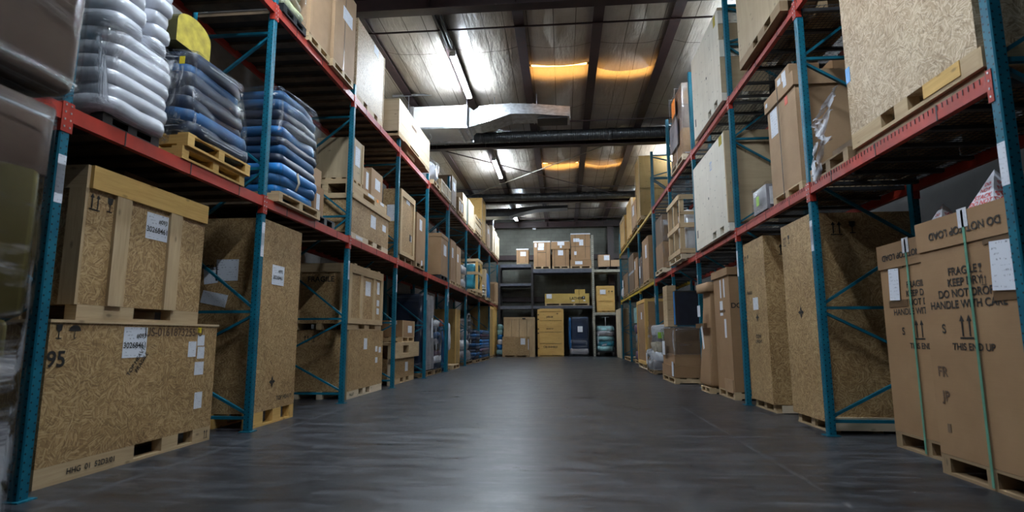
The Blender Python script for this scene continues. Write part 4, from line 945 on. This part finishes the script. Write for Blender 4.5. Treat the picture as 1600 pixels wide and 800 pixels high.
# ------------------------------------------------------------------ things on the floor, row with the tall pale plywood crates (positive X)
def ship_text(c, u0, ztop, s=1.0):
    for k, (tx, du) in enumerate((('FRAGILE', 0), ('KEEP DRY', .01), ('DO NOT DROP', 0), ('HANDLE WITH CARE', .0))): c.text('front', tx, u0+du, ztop-.068*s*k-.03, .068*s)
    c.marks('front', u0+.15*s, ztop-.03, .05*s, 'g'); c.marks('front', u0+.17*s, ztop-.10*s, .05*s, 'a')
    c.marks('front', u0-.02*s, ztop-.36*s, .13*s, 'a'); c.text('front', 'THIS END UP', u0+.02*s, ztop-.49*s, .060*s); c.text('front', 'S', u0-.22*s, ztop-.38*s, .08*s)
for (f, a, b, h, lab, su, sz, lu, lv, lw, lh, tu) in ((2.72, 3.53, 4.50, 1.82, 'tall strapped carton on the floor beside the near teal post, nearer of the two', .51, 1.45, .81, 1.41, .20, .31, .43),
        (2.96, 4.60, 5.50, 1.80, 'tall strapped carton on the floor, half behind the nearer strapped carton', .44, 1.44, .22, 1.43, .15, .28, .52)):
    c = Case('R', f, a, b, 0, h, .92, 'strapped_carton', lab, 'box')
    c.pallet(.14, 'pine_dark'); c.carton('cardboard', .141, .22)
    c.strap([su], 'strap_green', .022, .02, .014)
    m = c.paper('front', su, h-.05, .09, .13, 'strap_protector', None, .014, 'white_plastic'); 
    c.paper('front', lu, lv, lw, lh, 'shipping_label', 'white printed label', .012, tilt=-.05)
    c.rect('front', 'tape', 'tape_brown', [(lu-.16, min(c.w, lu+.14), lv+lh/2-.005, lv+lh/2+.055), (lu-.12, min(c.w, lu+.16), lv-lh/2-.06, lv-lh/2)], .006)
    c.text('front', 'DO NOT TOP LOAD', su-.02, h-.12, .075, rot=PI, off=.013)
    ship_text(c, tu, sz, 1.12)
    if lab.startswith('tall strapped carton on the floor beside'): c.text('front', 'FR', .12, .72, .10, mat='ink_brown'); c.text('front', 'JP', .13, .55, .10, mat='ink_brown'); c.rect('front', 'tear', 'cardboard_dark', [(.11, .145, .30, .36)], .004)
def cone(f, y, z, lab):
    r = thing('warning_cone', lab, 'cone', (f, y, z)); m = MB(); b, h = .12, .25
    q = [(-b, -b, 0), (b, -b, 0), (b, b, 0), (-b, b, 0)]
    for i in range(4): m.face([q[i], q[(i+1) % 4], (0, 0, h)], [(0, 0), (1, 0), (.5, 1)])
    m.build('cone', 'white_plastic', r)
    for fz, rz in ((0, 0), (1, -PI/2)):
        T = Matrix.Rotation(rz, 4, 'Z') @ Matrix.Translation((0, -b-.001, 0)) @ Matrix.Rotation(PI/2 - math.atan(b/h), 4, 'X')
        for tx, v, s in (('DO', .165, .035), ('NOT', .12, .042), ('STACK', .07, .05), ('DO NOT', .025, .05)):
            me = text_mesh(tx, s); me.materials.clear(); me.materials.append(M['ink_red']); me.transform(T @ Matrix.Translation((0, v, .0015)))
            o = bpy.data.objects.new('warning_lettering', me); C.objects.link(o); o.parent = r
cone(2.88, 3.90, 1.826, 'white pyramid cone with red warning print on top of the nearer strapped carton')
cone(3.12, 4.80, 1.806, 'white pyramid cone on top of the half hidden strapped carton')

def osb_tower(a, b, h, lab, low):
    c = Case('R', 2.66, a, b, 0, h, 1.0, 'tall_osb_crate', lab, 'crate')
    m = MB(); w = c.w
    for x in (-w/2+.04, -.045, w/2-.13): m.box(x, x+.09, .04, .96, .02, low-.001, True)
    for y in (.04, .45, .86): m.box(-w/2+.02, w/2-.02, y, y+.10, 0, .02, True)
    m.build('pallet', 'pine', c.root); c.body('osb', low); return c
c = osb_tower(6.16, 7.0, 2.28, 'tall OSB crate on the floor behind the second teal frame, diamond mark mid height', .11)
c.marks('front', .42, 1.24, .15, 'x'); c.marks('front', .10, 2.10, .10, 'ag'); c.marks('right', .25, 2.12, .13, 'ag')
MB().box(c.w/2+.001, c.w/2+.03, .0, .9, .03, .16, True).build('foot_board', 'pine_pale', c.root)
c = osb_tower(7.62, 8.45, 2.30, 'tall OSB crate on the floor with a small white label and stamped lettering', .11)
c.paper('front', .40, 1.42, .20, .17); c.marks('front', .44, 1.23, .13, 'x'); c.text('front', 'STOW', .44, .97, .07); c.text('front', 'UPRIGHT', .44, .90, .06); c.marks('front', .08, 2.08, .09, 'ag'); c.marks('right', .25, 2.12, .13, 'ag'); c.text('front', 'FRAGILE', .18, 1.58, .06)
MB().box(c.w/2+.001, c.w/2+.03, .1, .95, .01, .10, True).build('foot_board', 'pine_pale', c.root)
c = Case('R', 2.62, 9.12, 10.02, 0, 2.06, .85, 'lidded_carton', 'tall lidded carton on the floor with a torn foot, third bay', 'box')
c.pallet(.12, 'pine'); c.carton('cardboard', .121, .12, None, True, .03)
for u, v, a, b in ((.42, 1.75, .06, .3), (.62, 1.75, .06, .3), (.42, 1.43, .16, .24), (.6, 1.1, .10, .3)): c.paper('front', u, v, a, b, 'small_label')
c.text('right', 'DO NOT STACK', .42, 1.45, .11); c.rect('front', 'tape', 'tape_brown', [(.30, .62, 1.36, 1.40)], .004); c.rect('front', 'torn_flap', 'cardboard_light', [(.42, .86, .10, .30)], .012)
c = Case('R', 2.50, 10.10, 10.76, 0, 1.92, .7, 'crumpled_carton', 'crumpled leaning carton patched with tape next to the lidded carton', 'box')
c.pallet(.10, 'pine')
MB().blob(0, .35, 1.0, .64, .70, 1.80, .1, .08, .06, 2, 36, 20, 81, 0, .10, (0, .06)).build('box', 'cardboard', c.root)
MB().blob(0, .38, 1.84, .70, .76, .16, .12, .12, .04, 3, 30, 8, 82).build('lid', 'cardboard_light', c.root)
c.paper('front', .36, 1.42, .2, .2, off=.06); c.paper('front', .55, .95, .1, .4, 'small_label', None, .06, tilt=.3); c.rect('front', 'tape', 'tape_brown', [(.05, .65, 1.12, 1.2)], .055)
c = Case('R', 2.84, 10.85, 10.96, 0, 1.85, .75, 'wooden_panel', 'narrow upright golden wooden panel behind the crumpled carton', 'crate'); c.body('pine_warm', .05); c.skid(.05, 'pine', ((.3, .7),))
c = Case('R', 2.28, 12.05, 13.48, 0, 1.15, 1.05, 'stacked_cartons', 'film wrapped stack of wide brown cartons pushed out into the aisle on a pallet', 'pallet load')
c.pallet(.12, 'pine')
for k, (z0, z1, mt) in enumerate(((.125, .36, 'cardboard'), (.362, .60, 'cardboard'), (.602, .87, 'cardboard_dark'), (.872, 1.15, 'cardboard_dark'))): c.box('box', mt, .04*(k % 2), c.w-.02*k, .02*k, c.d-.02, z0, z1)
c.film(.55, 1.16, 'film', .02, .1, .03); c.paper('front', 1.30, .30, .18, .3, 'small_label', None, .01); c.paper('front', .5, .72, .3, .3, 'small_label', None, .04); c.paper('right', .80, .48, .2, .2, 'small_label')
c = Case('R', 2.36, 12.1, 12.3, 1.205, .72, .52, 'screen', 'dark navy flat panel standing on the wrapped carton stack', 'screen'); c.body('screen_navy', .0); c.rect('right', 'bezel', 'ink', [(0, .03, 0, .72), (.49, .52, 0, .72), (.03, .49, .69, .72)], .012); c.rect('front', 'edge_strip', 'blue_tape', [(.05, .15, .02, .70)], .006)
c = Case('R', 2.34, 12.9, 13.4, 1.19, .92, .2, 'board_strip', 'narrow beige boards standing on the wrapped carton stack behind the navy panel', 'board'); c.body('pine', 0)
c = wrapped('R', 2.34, 15.15, 15.9, 0, 1.25, .6, 'wrapped_pallet_load', 'clear film wrapped mixed goods by the double teal frame, a lime patch on top', ['grey_plastic', 'white_plastic', 'beige_cloth'], 5, .1, 'film', amp=.06, shrink=lambda t: 1-.25*t)
c.paper('right', .2, 1.0, .14, .16, 'sticker', 'lime green patch', .03, 'lime')
wrapped('R', 2.42, 16.27, 16.84, 0, .60, .7, 'wrapped_pallet_load', 'low film wrapped bundle with printed labels just past the double teal frame', ['white_plastic', 'grey_plastic'], 3, .1).paper('front', .3, .35, .2, .3, off=.05)
c = Case('R', 2.44, 17.0, 18.8, 0, 2.08, .9, 'framed_carton', 'tall brown panel crate with pine edges on a pallet, sixth bay on the floor', 'crate')
c.pallet(.14, 'pine_pale'); c.body('cardboard', .141); c.rect('front', 'frame', 'pine_warm', [(0, .1, .14, c.h), (c.w-.1, c.w, .14, c.h), (.1, c.w-.1, c.h-.1, c.h), (.1, c.w-.1, .14, .24)], .02); c.rect('right', 'frame', 'pine_warm', [(0, .08, .14, c.h), (.82, .9, .14, c.h), (.08, .82, c.h-.08, c.h)], .016); c.paper('front', .95, 1.6, .25, .22)
c = Case('R', 2.66, 19.5, 21.5, 1.46, .55, .6, 'teal_carton', 'pale teal box on top of dark goods near the far end of the floor', 'box'); c.carton('teal_pale')
c = Case('R', 2.66, 19.4, 21.6, 0, 1.40, .8, 'wrapped_pallet_load', 'dark wrapped pallet load carrying the pale teal box', 'pallet load'); c.pallet(.12, 'pine'); c.layers('bundle', ['purple_cloth', 'carton_brown', 'grey_plastic'], .125, 1.398, 4, .3, .4, .05)
c = Case('R', 2.62, 22.5, 24.8, 0, .14, .8, 'pallet', 'bare pallet on the floor before the pale panel crate at the far end', 'pallet'); c.pallet(.14, 'pine')
c = Case('R', 2.58, 25.6, 27.6, 0, 2.22, .35, 'panel_crate', 'tall pale wooden panel crate leaning at the far end of the row', 'crate'); c.skid(.1, 'pine_pale'); c.body('pine_pale', .1); c.rect('front', 'edge_batten', 'pine_pale', [(0, .1, .1, c.h), (.95, 1.05, .1, c.h), (1.9, 2.0, .1, c.h)], .02); c.rect('right', 'end_panel', 'pine_dark', [(0.03, .34, .12, 2.2)], .01)

# ------------------------------------------------------------------ lower shelf
Z = ZR1+.001
c = Case('R', 2.62, 3.56, 5.12, Z+.0, 1.70, 1.02, 'osb_crate', 'huge pale OSB crate overhead on the lower shelf beside the near teal post', 'crate')
m = MB(); m.box(-c.w/2, c.w/2, .03, .12, 0, .075, True); m.box(-c.w/2, c.w/2, .46, .55, 0, .075, True); m.box(-c.w/2, c.w/2, .9, .99, 0, .075, True); m.build('dunnage', 'pine_dark', c.root)
for y0 in (0, .47, .93):
    m = MB()
    for a, b in ((0, .30), (.42, .53), (.66, 1)): m.box(a*c.w-c.w/2, b*c.w-c.w/2, y0, y0+.09, .106, .215, True)
    m.box(-c.w/2, c.w/2, y0, y0+.09, .076, .106, True); m.build('skid', 'pine', c.root)
c.body('osb_pale', .215); c.rect('right', 'end_cleat', 'pine', [(0, c.d, .076, .21)], .03)
c.rect('front', 'tape', 'blue_tape', [(0, .07, .70, .84)], .004); c.rect('front', 'inner_board', 'pine_warm', [(1.02, 1.40, .108, .213)], .006)
c = Case('R', 2.60, 5.17, 5.95, Z, .13, .95, 'pallet', 'empty looking pallet between the huge OSB crate and the big carton, film hanging off', 'pallet'); c.pallet(.13, 'pine_dark')
c = Case('R', 2.72, 5.19, 5.7, Z+.132, .12, .7, 'flat_carton', 'flattened brown carton lying on the pallet beside the huge OSB crate', 'box'); c.carton('cardboard_dark'); 
# scrap of film hanging from that pallet
r = thing('film_scrap', 'torn clear film scrap hanging off the pallet beside the huge OSB crate', 'film', (2.52, 5.30, Z+.25))
def ribbon(pts, wd, sd):
    m = MB(); P = [Vector(p) for p in pts]; n = len(P)-1
    def fn(u, v):
        t = u*n; i = min(int(t), n-1); f = t-i; f = f*f*(3-2*f); p = P[i].lerp(P[i+1], f)
        a = noise.noise(Vector((u*5, sd, 0)))*3; o = (v-.5)*wd*(.7+.5*noise.noise(Vector((u*7, sd+3, 1))))
        return p + Vector((math.cos(a)*o*.5 + .012*noise.noise(Vector((u*20, v*5, sd))), math.sin(a)*o, .3*o + .015*noise.noise(Vector((v*6, u*16, sd)))))
    return m.grid(fn, 30, 6, lambda u, v: (u*2, v*.4))
t = NT('film_white'); t.col((.70, .72, .78)); t.set(.22, 0, .7); t.b.inputs['Alpha'].default_value = .62
ribbon([(0.02, -.10, .42), (-.03, -.04, .22), (-.06, .02, .02), (-.07, .10, -.20), (-.08, .16, -.36)], .16, 1).build('film_strip', 'film_white', r)
ribbon([(0.0, .28, .06), (-.03, .30, -.10), (-.06, .26, -.28), (-.08, .18, -.38)], .10, 2).build('film_strip', 'film_white', r)
ribbon([(.03, -.12, .46), (.0, .02, .34), (-.03, .16, .26), (-.03, .2, .14)], .26, 3).build('film_strip', 'film_white', r)
ribbon([(-.03, .10, .22), (-.06, .06, .05), (-.05, -.06, -.05)], .22, 4).build('film_strip', 'film_white', r)
c = Case('R', 2.66, 6.30, 7.16, Z, 1.41, .95, 'lidded_carton', 'big lidded carton with an orange sticker on the lower shelf by the second teal post', 'box')
c.pallet(.13, 'pine'); c.carton('cardboard_light', .131, .17, None, True, .025); c.strap([.42], 'strap_black', .012, .05, .026)
c.paper('front', .20, 1.05, .22, .34); c.paper('front', .60, 1.17, .08, .1, 'sticker', 'orange red sticker', 0, 'red_sticker'); c.paper('front', .06, 1.33, .06, .05, 'small_label', None, .026); c.paper('front', .66, 1.36, .09, .09, 'small_label', None, .026)
c = Case('R', 2.74, 6.62, 7.05, Z+1.416, .24, .35, 'small_carton', 'small carton with two white slips on top of the big lidded carton', 'box'); c.carton('cardboard_light'); c.paper('front', .12, .12, .1, .14, 'small_label'); c.paper('front', .27, .14, .12, .15, 'small_label')
c = Case('R', 3.12, 6.36, 6.78, Z+1.416, .16, .3, 'small_carton', 'low carton lying at the back on top of the big lidded carton', 'box'); c.carton('cardboard')
c = Case('R', 3.12, 5.2, 5.85, Z+.254, 1.52, .5, 'carton', 'dark carton stack standing at the rear of the pallet beside the huge OSB crate', 'box'); c.carton('cardboard_dark'); c.paper('right', .15, 1.42, .06, .05, 'small_label')
c = Case('R', 2.60, 7.25, 7.78, Z+.035, .34, .4, 'wrapped_parcel', 'small silver film wrapped parcel with a lime dot on the lower shelf edge', 'parcel')
c.box('box', 'grey_plastic', .02, c.w-.02, .02, c.d-.02, 0, c.h-.02); c.film(0, c.h, 'film', .0, .2, .025); c.paper('front', .30, .14, .10, .12, 'sticker', 'lime green dot', .02, 'lime'); c.rect('right', 'foil', 'silver_foil', [(.05, .30, .05, .28)], .012)
c = Case('R', 2.53, 8.605, 10.70, Z, 1.57, .72, 'plywood_crate', 'long pale plywood crate on the lower shelf with a centre mark on its end', 'crate')
c.skid(.13, 'plywood_pale', ((.55, .65), (.76, .86))); c.body('plywood_pale', .13)
c.rect('right', 'end_panel', 'plywood', [(0.0, c.d, .13, c.h)], .006); c.marks('right', .55, .82, .14, 'x'); c.text('right', 'HOLD THIS END', .42, 1.2, .06); c.text('right', 'UP', .42, 1.12, .06)
c.rect('front', 'edge_batten', 'pine', [(c.w-.04, c.w, .13, c.h)], .006); c.paper('front', c.w-.23, 1.49, .16, .15, 'stained_label', None, 0, 'yellow_foam'); c.rect('front', 'slot', 'ink', [(.12, .17, .22, .36)], .004); c.rect('front', 'handle_hole', 'ink', [(1.0, 1.03, .74, .78)], .004); c.marks('front', 1.25, 1.28, .14, 'a', mat='blue_tape')
c = Case('R', 2.46, 11.75, 13.05, Z, 1.36, .75, 'slatted_crate', 'open slatted timber crate showing silver wrapped goods inside on the lower shelf', 'crate')
c.pallet(.12, 'pine_pale'); m = MB()
for x in (0, .6, c.w-.09):
    for y in (0, c.d-.09): m.box(x-c.w/2, x-c.w/2+.09, y, y+.09, .12, c.h, True)
m.build('post', 'pine', c.root)
for z in (.12, .66, 1.26):
    m = MB(); m.box(-c.w/2, c.w/2, -.02, -.001, z, z+.10, True); m.box(c.w/2+.001, c.w/2+.02, 0, c.d, z, z+.10, True); m.box(-c.w/2, c.w/2, c.d+.001, c.d+.02, z, z+.1, True); m.build('slat', 'pine', c.root)
m = MB(); m.box(c.w/2+.001, c.w/2+.018, 0, c.d, .93, 1.0, True); m.build('slat', 'pine', c.root)
MB().blob(0, c.d/2, .62, c.w-.22, c.d-.22, .95, .25, .3, .05, 5, 40, 20, 91).build('contents', 'silver_foil', c.root)
c = Case('R', 2.50, 14.2, 15.3, Z, 1.50, .65, 'wrapped_cartons', 'tall film wrapped stack of brown cartons before the double teal frame, lower shelf', 'pallet load')
c.pallet(.12, 'pine_pale'); c.box('box', 'cardboard', .03, c.w-.03, .03, c.d-.03, .121, .78); c.box('box', 'cardboard_dark', .05, c.w-.03, .04, c.d-.04, .782, 1.48); c.film(.1, 1.50, 'film_thin', .01, .12, .02)
c = Case('R', 2.58, 16.9, 18.2, Z, 1.42, .8, 'carton', 'tallest plain carton over the yellow lower beam past the double frame', 'box'); c.pallet(.12, 'pine'); c.carton('cardboard', .121); c.paper('front', .8, 1.0, .3, .4)
c = Case('R', 2.58, 18.3, 18.95, Z, .98, .7, 'wrapped_carton', 'grey film wrapped carton beside the tallest plain carton over the yellow beam', 'box'); c.pallet(.1, 'pine'); c.carton('carton_brown', .1); c.film(.08, None, 'film_thin', .01, .12, .02); c.paper('front', .3, .5, .2, .4, off=.03)
c = Case('R', 2.58, 19.4, 20.3, Z, 1.12, .7, 'carton', 'brown carton over the yellow lower beam, middle of the row of cartons', 'box'); c.pallet(.1, 'pine'); c.carton('cardboard', .1); c.paper('front', .2, .9, .2, .3)
c = Case('R', 2.58, 20.45, 22.0, Z, 1.42, .8, 'carton_stack', 'reddish dark carton stack over the yellow lower beam near the far end', 'box'); c.pallet(.1, 'pine'); c.carton('cardboard_dark', .1); c.rect('front', 'tape', 'white_plastic', [(0, c.w, .72, .80)], .004)
c = Case('R', 2.58, 22.6, 24.3, Z, .98, .8, 'wrapped_cartons', 'film wrapped pale cartons over the yellow lower beam in the last bay', 'pallet load'); c.pallet(.1, 'pine'); c.body('cardboard', .1, .95, 'box', .03); c.film(.08, None, 'film', .0, .15, .03); c.paper('front', .4, .6, .3, .3, off=.04)
c = Case('R', 2.56, 24.5, 25.2, Z, .55, .6, 'plastic_bundle', 'small white plastic bundle at the very end of the yellow lower beam', 'bag'); MB().blob(0, .3, .30, .62, .55, .54, .7, .8, .05, 4, 24, 12, 95).build('bag', 'white_plastic', c.root)

# ------------------------------------------------------------------ upper shelf
Z = ZR2+.001
c = Case('R', 2.50, 6.15, 7.60, Z, 1.55, .95, 'plywood_crate', 'big golden plywood crate at the top over the second bay, highest in view', 'crate')
c.skid(.12, 'pine_dark', ((.38, .50), (.66, .80))); c.body('plywood', .12); c.rect('left', 'edge_batten', 'pine', [(0, .9, .12, .2)], .02)
c = Case('R', 2.53, 8.605, 10.45, Z, 1.56, .72, 'plywood_crate', 'long pale plywood crate on the upper shelf directly above the other long pale one', 'crate')
c.skid(.13, 'plywood_pale', ((.55, .65), (.76, .86))); c.body('plywood_pale', .13); c.rect('right', 'end_panel', 'plywood', [(0, c.d, .13, c.h)], .006); c.rect('right', 'end_cleat', 'plywood_pale', [(0, c.d, .72, 1.0), (0, c.d, 1.28, 1.5)], .02)
c.rect('front', 'slot', 'ink', [(.12, .17, .22, .36)], .004); c.rect('front', 'handle_hole', 'ink', [(1.0, 1.03, .74, .78)], .004); c.paper('front', c.w-.2, 1.44, .12, .18, 'stained_label', None, 0, 'yellow_foam')
c = Case('R', 2.54, 11.58, 12.85, Z, 1.72, .55, 'wrapped_pallet_load', 'tall film wrapped load with a bright orange label on the upper shelf', 'pallet load')
c.pallet(.13, 'pine_pale'); c.box('box', 'cardboard', .05, c.w-.02, .03, c.d-.03, .131, .70); c.box('box', 'carton_brown', .05, c.w-.03, .04, c.d-.04, .702, 1.22); c.box('box', 'cardboard_dark', .08, c.w-.03, .05, c.d-.04, 1.222, 1.70)
c.rect('front', 'dark_sheet', 'grey_plastic', [(.15, .95, .45, 1.05)], .02); c.paper('front', .62, 1.38, .36, .36, 'sticker', 'bright orange label', .01, 'orange'); c.film(.1, 1.72, 'film', .01, .12, .025); c.strap([.3, .9], 'white_plastic', .014, .02, .03)
c = Case('R', 2.50, 17.62, 18.6, Z, 2.06, 1.02, 'plywood_crate', 'big dark brown plywood crate on the upper shelf under the far strip light', 'crate')
c.pallet(.12, 'pine'); c.body('plywood_gold', .12); c.rect('front', 'edge_batten', 'pine', [(0, .1, .12, c.h), (c.w-.1, c.w, .12, c.h)], .02); c.rect('right', 'edge_batten', 'plywood_gold', [(0, c.d, 1.0, 1.1)], .012)
c = Case('R', 2.54, 19.26, 20.35, Z, 1.10, .7, 'wrapped_carton', 'brown carton with a rounded top and white label before the big dark crate, upper shelf', 'box'); c.pallet(.12, 'pine_dark'); MB().blob(0, .35, .61, 1.08, .70, .98, .14, .18, .015, 3, 32, 12, 97).build('box', 'cardboard_light', c.root); c.paper('front', .7, .72, .4, .34, off=.01)
c = Case('R', 2.56, 20.5, 22.0, Z, 1.42, .85, 'pale_crate', 'golden upright crate on the upper shelf over the yellow beam, nearer of two', 'crate'); c.pallet(.1, 'pine_warm'); c.body('pine_warm', .1); c.rect('right', 'edge_batten', 'pine_pale', [(0, .08, .1, c.h), (.77, .85, .1, c.h)], .016)
c = Case('R', 2.56, 22.7, 24.5, Z, 1.24, .85, 'pale_crate', 'golden framed crate on the upper shelf over the yellow beam, farther of two', 'crate'); c.pallet(.1, 'pine_warm'); c.body('pine_warm', .1); c.rect('front', 'frame', 'pine', [(0, .12, .1, c.h), (c.w-.12, c.w, .1, c.h), (.12, c.w-.12, c.h-.12, c.h)], .02)

# ------------------------------------------------------------------ things at the back wall
YR = 28.02
def backbox(x0, x1, z, h, d, name, lab, mat, bh=.12, cat='box', pal='pine', lid='white_plastic', y=YR):
    c = Case('B', y, x0, x1, z, h, d, name, lab, cat)
    if bh: c.pallet(bh, pal)
    c.carton(mat, bh+.001 if bh else 0)
    if lid: c.box('top_cap', lid, -.01, c.w+.01, -.01, c.d+.01, h-.05, h+.004)
    return c
c = backbox(-2.28, -1.68, 4.578, .78, .7, 'carton', 'small white topped carton alone on the grey shelf of the back rack', 'cardboard', .06); c.paper('front', .34, .52, .28, .22); c.strap([.12, .48], off=.0)
c = backbox(-1.41, -.58, 4.331, 1.40, .9, 'carton', 'tall white topped carton on the back rack, nearest the dark post', 'cardboard'); c.paper('front', .38, 1.2, .28, .2); c.paper('front', .36, 1.02, .3, .14); c.paper('front', .1, 1.2, .1, .2, 'small_label'); c.strap([.2, .62]); c.rect('front', 'tape', 'strap_black', [(.2, .62, .82, .84)], .004)
c = backbox(-.48, .36, 4.331, 1.38, .9, 'carton', 'middle one of three tall cartons on the back rack, wide band near its top', 'cardboard', lid='white_plastic'); c.box('cap', 'cardboard', -.06, c.w+.06, -.03, c.d+.01, .98, 1.36); c.paper('front', .44, 1.26, .34, .18, off=.032); c.paper('front', .44, 1.1, .1, .12, 'small_label', None, .032); c.paper('front', .42, .80, .26, .26); c.strap([.12, .66], off=.0)
c = Case('B', YR, .42, 1.46, 4.331, .42, .9, 'pallet_box', 'low carton on a pallet under the tallest carton of the back rack', 'box'); c.pallet(.12, 'pine'); c.carton('cardboard', .121); c.paper('front', .42, .28, .36, .16)
c = backbox(.46, 1.42, 4.758, 1.34, .85, 'carton', 'tallest carton of the back rack, standing on the low carton', 'cardboard', 0, lid='white_plastic'); c.paper('front', .28, 1.0, .30, .18); c.paper('front', .52, .88, .2, .3); c.paper('front', .22, .34, .12, .18, 'small_label'); c.strap([.22, .72]); c.rect('front', 'strap', 'strap_black', [(0, c.w, .66, .675)], .004)
c = Case('B', YR, 1.72, 2.84, 4.259, .14, .9, 'black_pallet', 'black pallet on the pale beam of the back rack under two cartons', 'pallet'); c.pallet(.14, 'black_plastic')
c = backbox(1.80, 2.38, 4.401, .60, .6, 'carton', 'square carton with a white label on the black pallet, back rack', 'cardboard_light', 0, lid=None); c.paper('front', .42, .44, .26, .24)
c = backbox(2.42, 2.84, 4.401, .33, .5, 'carton', 'low carton beside the square carton on the black pallet, back rack', 'cardboard_light', 0, lid=None)
c = Case('B', YR, -.87, 1.32, 2.476, .60, .8, 'long_carton', 'long yellow carton on a pallet on the middle shelf of the back rack', 'box'); c.pallet(.12, 'pine', n=4); c.carton('cardboard_yellow', .121); c.paper('front', .21, .47, .26, .22); c.text('front', 'LATHER', 1.55, .36, .18); c.rect('front', 'printed_square', 'ink', [(1.85, 1.98, .32, .46)], .003); c.text('front', 'F', 1.915, .39, .11, 'printed_mark', 'white_plastic', 0, .004); c.paper('front', 1.40, .24, .14, .04, 'small_label'); c.paper('front', 1.95, .25, .10, .05, 'small_label'); c.strap([1.7], off=.0)
c = Case('B', YR+.1, .62, 1.12, 3.084, .20, .5, 'small_carton', 'small yellow carton on top of the long yellow carton', 'box'); c.carton('cardboard_yellow'); c.strap([.2], z0=0)
c = Case('B', YR, 1.69, 2.56, 2.139, 1.30, .8, 'pine_crate', 'warm pine crate on the pale lower beam of the back rack', 'crate'); c.skid(.06, 'pine_warm'); c.body('pine_warm', .06)
c.rect('front', 'edge_batten', 'pine_warm', [(0, .08, .06, c.h), (c.w-.08, c.w, .06, c.h), (.08, c.w-.08, .06, .14), (.08, c.w-.08, .56, .64), (.08, c.w-.08, c.h-.1, c.h)], .02); c.paper('front', .30, 1.0, .28, .22, off=.02); c.marks('front', .62, 1.0, .12, 'gu', off=.0) if False else c.marks('front', .60, 1.0, .12, 'gu')
c = Case('B', 27.35, -2.86, -1.36, 0, 1.90, .6, 'plank_crate', 'weathered pine plank crate on the floor under the grey shelves, OSB panel leaning before it', 'crate'); c.skid(.1, 'pine'); m = MB()
for k in range(4): m.box(-c.w/2+k*c.w/4+.007, -c.w/2+(k+1)*c.w/4-.007, 0, c.d, .1, c.h, True)
m.build('plank', 'pine', c.root); c.rect('front', 'frame', 'pine', [(0, .12, .1, c.h), (c.w-.1, c.w, .1, c.h), (.12, c.w-.1, c.h-.1, c.h)], .02); c.rect('front', 'slot', 'ink', [(.9, 1.06, 1.80, 1.86)], .024)
c = Case('B', 26.9, -2.88, -1.62, 0, .96, .4, 'osb_box', 'dark OSB box with one white label on the floor before the weathered plank crate', 'crate'); c.skid(.08, 'pine_dark', ((.1, .45), (.55, .9))); c.body('osb', .08); c.paper('front', .98, .74, .22, .3); c.paper('front', 1.24, .6, .03, .5, 'small_label')
c = Case('B', 27.9, -1.24, .04, 0, 2.33, .8, 'plank_crate', 'tall warm yellow plank crate on the floor under the back rack', 'crate'); c.skid(.06, 'pine_warm', ((.06, .46), (.54, .94))); m = MB()
for k in range(4): m.box(-c.w/2, c.w/2, 0, c.d, .06+k*.56+.012, .06+(k+1)*.56-.008, True)
m.build('plank', 'pine_warm', c.root)
c.rect('front', 'edge_batten', 'pine_warm', [(0, .1, .06, 2.3), (c.w-.1, c.w, .06, 2.3), (.1, c.w-.1, 2.2, 2.33), (.1, c.w-.1, .06, .16)], .02)
c.text('front', 'CIS-10-0-02-0', .62, .46, .12); c.text('front', 'J-00-08', .6, 1.92, .11); c.marks('front', .98, 2.06, .1, 'u'); c.text('front', 'MADE UP', .6, 1.34, .08)
for v in (2.0, 1.78, 1.3, 1.1, .36): c.rect('front', 'bracket', 'ink', [(.01, .07, v, v+.06)], .024)
c = Case('B', 27.95, .28, 1.26, 0, 1.94, .8, 'wrapped_pallet_load', 'tall navy film wrapped load with a white notice under the back rack', 'pallet load'); c.pallet(.06, 'black_plastic')
MB().blob(.06, .42, .99, .86, .76, 1.84, .16, .1, .02, 2, 36, 16, 101).build('load', 'navy_cloth', c.root); MB().blob(-.42, .42, 1.1, .14, .7, 1.6, .5, .3, .03, 3, 20, 14, 102).build('side_roll', 'blue_bright', c.root); MB().blob(.02, .42, .24, .92, .80, .34, .2, .3, .03, 4, 30, 10, 103).build('skirt', 'grey_plastic', c.root)
c.film(.3, 1.94, 'film_thin', .0, .15, .025); c.paper('front', .56, 1.32, .24, .28, 'notice', 'white notice', .04)
c = Case('B', 27.95, 1.66, 2.50, 0, 1.50, .75, 'wrapped_trolley', 'trolley heaped with pale green film wrapped goods by the pale post', 'trolley')
m = MB(); m.box(-.42, .42, 0, .75, .20, .26); m.build('deck', 'black_plastic', c.root)
for x in (-.35, .35):
    for y in (.06, .69):
        wv = MB().tube([(x-.02, y, .08), (x+.02, y, .08)], .08, 12).build('caster', 'black_plastic', c.root); MB().box(x-.035, x+.035, y-.01, y+.01, .08, .20).build('caster_fork', 'white_metal', c.root)
c.layers('bundle', ['teal_pale', 'teal_cloth', 'teal_pale', 'grey_plastic'], .26, 1.46, 5, .4, .5, .06); c.film(.26, None, 'film', .0, .35, .05)
m = MB(); m.tube([(.0, .05, 1.4), (.0, .05, 1.9), (-.18, .05, 1.9), (.18, .05, 1.9)], .015, 6); m.build('handle', 'galvanized', c.root)
c = Case('B', 27.42, -3.21, -2.93, 0, 1.55, .45, 'fabric_roll', 'upright bundle of light blue wrapped rolls beside the weathered plank crate', 'bundle'); c.pallet(.1, 'black_plastic'); c.layers('bundle', ['teal_pale', 'blue_bright', 'white_plastic', 'blue_bright', 'teal_pale'], .1, 1.54, 6, .6, .6, .05)
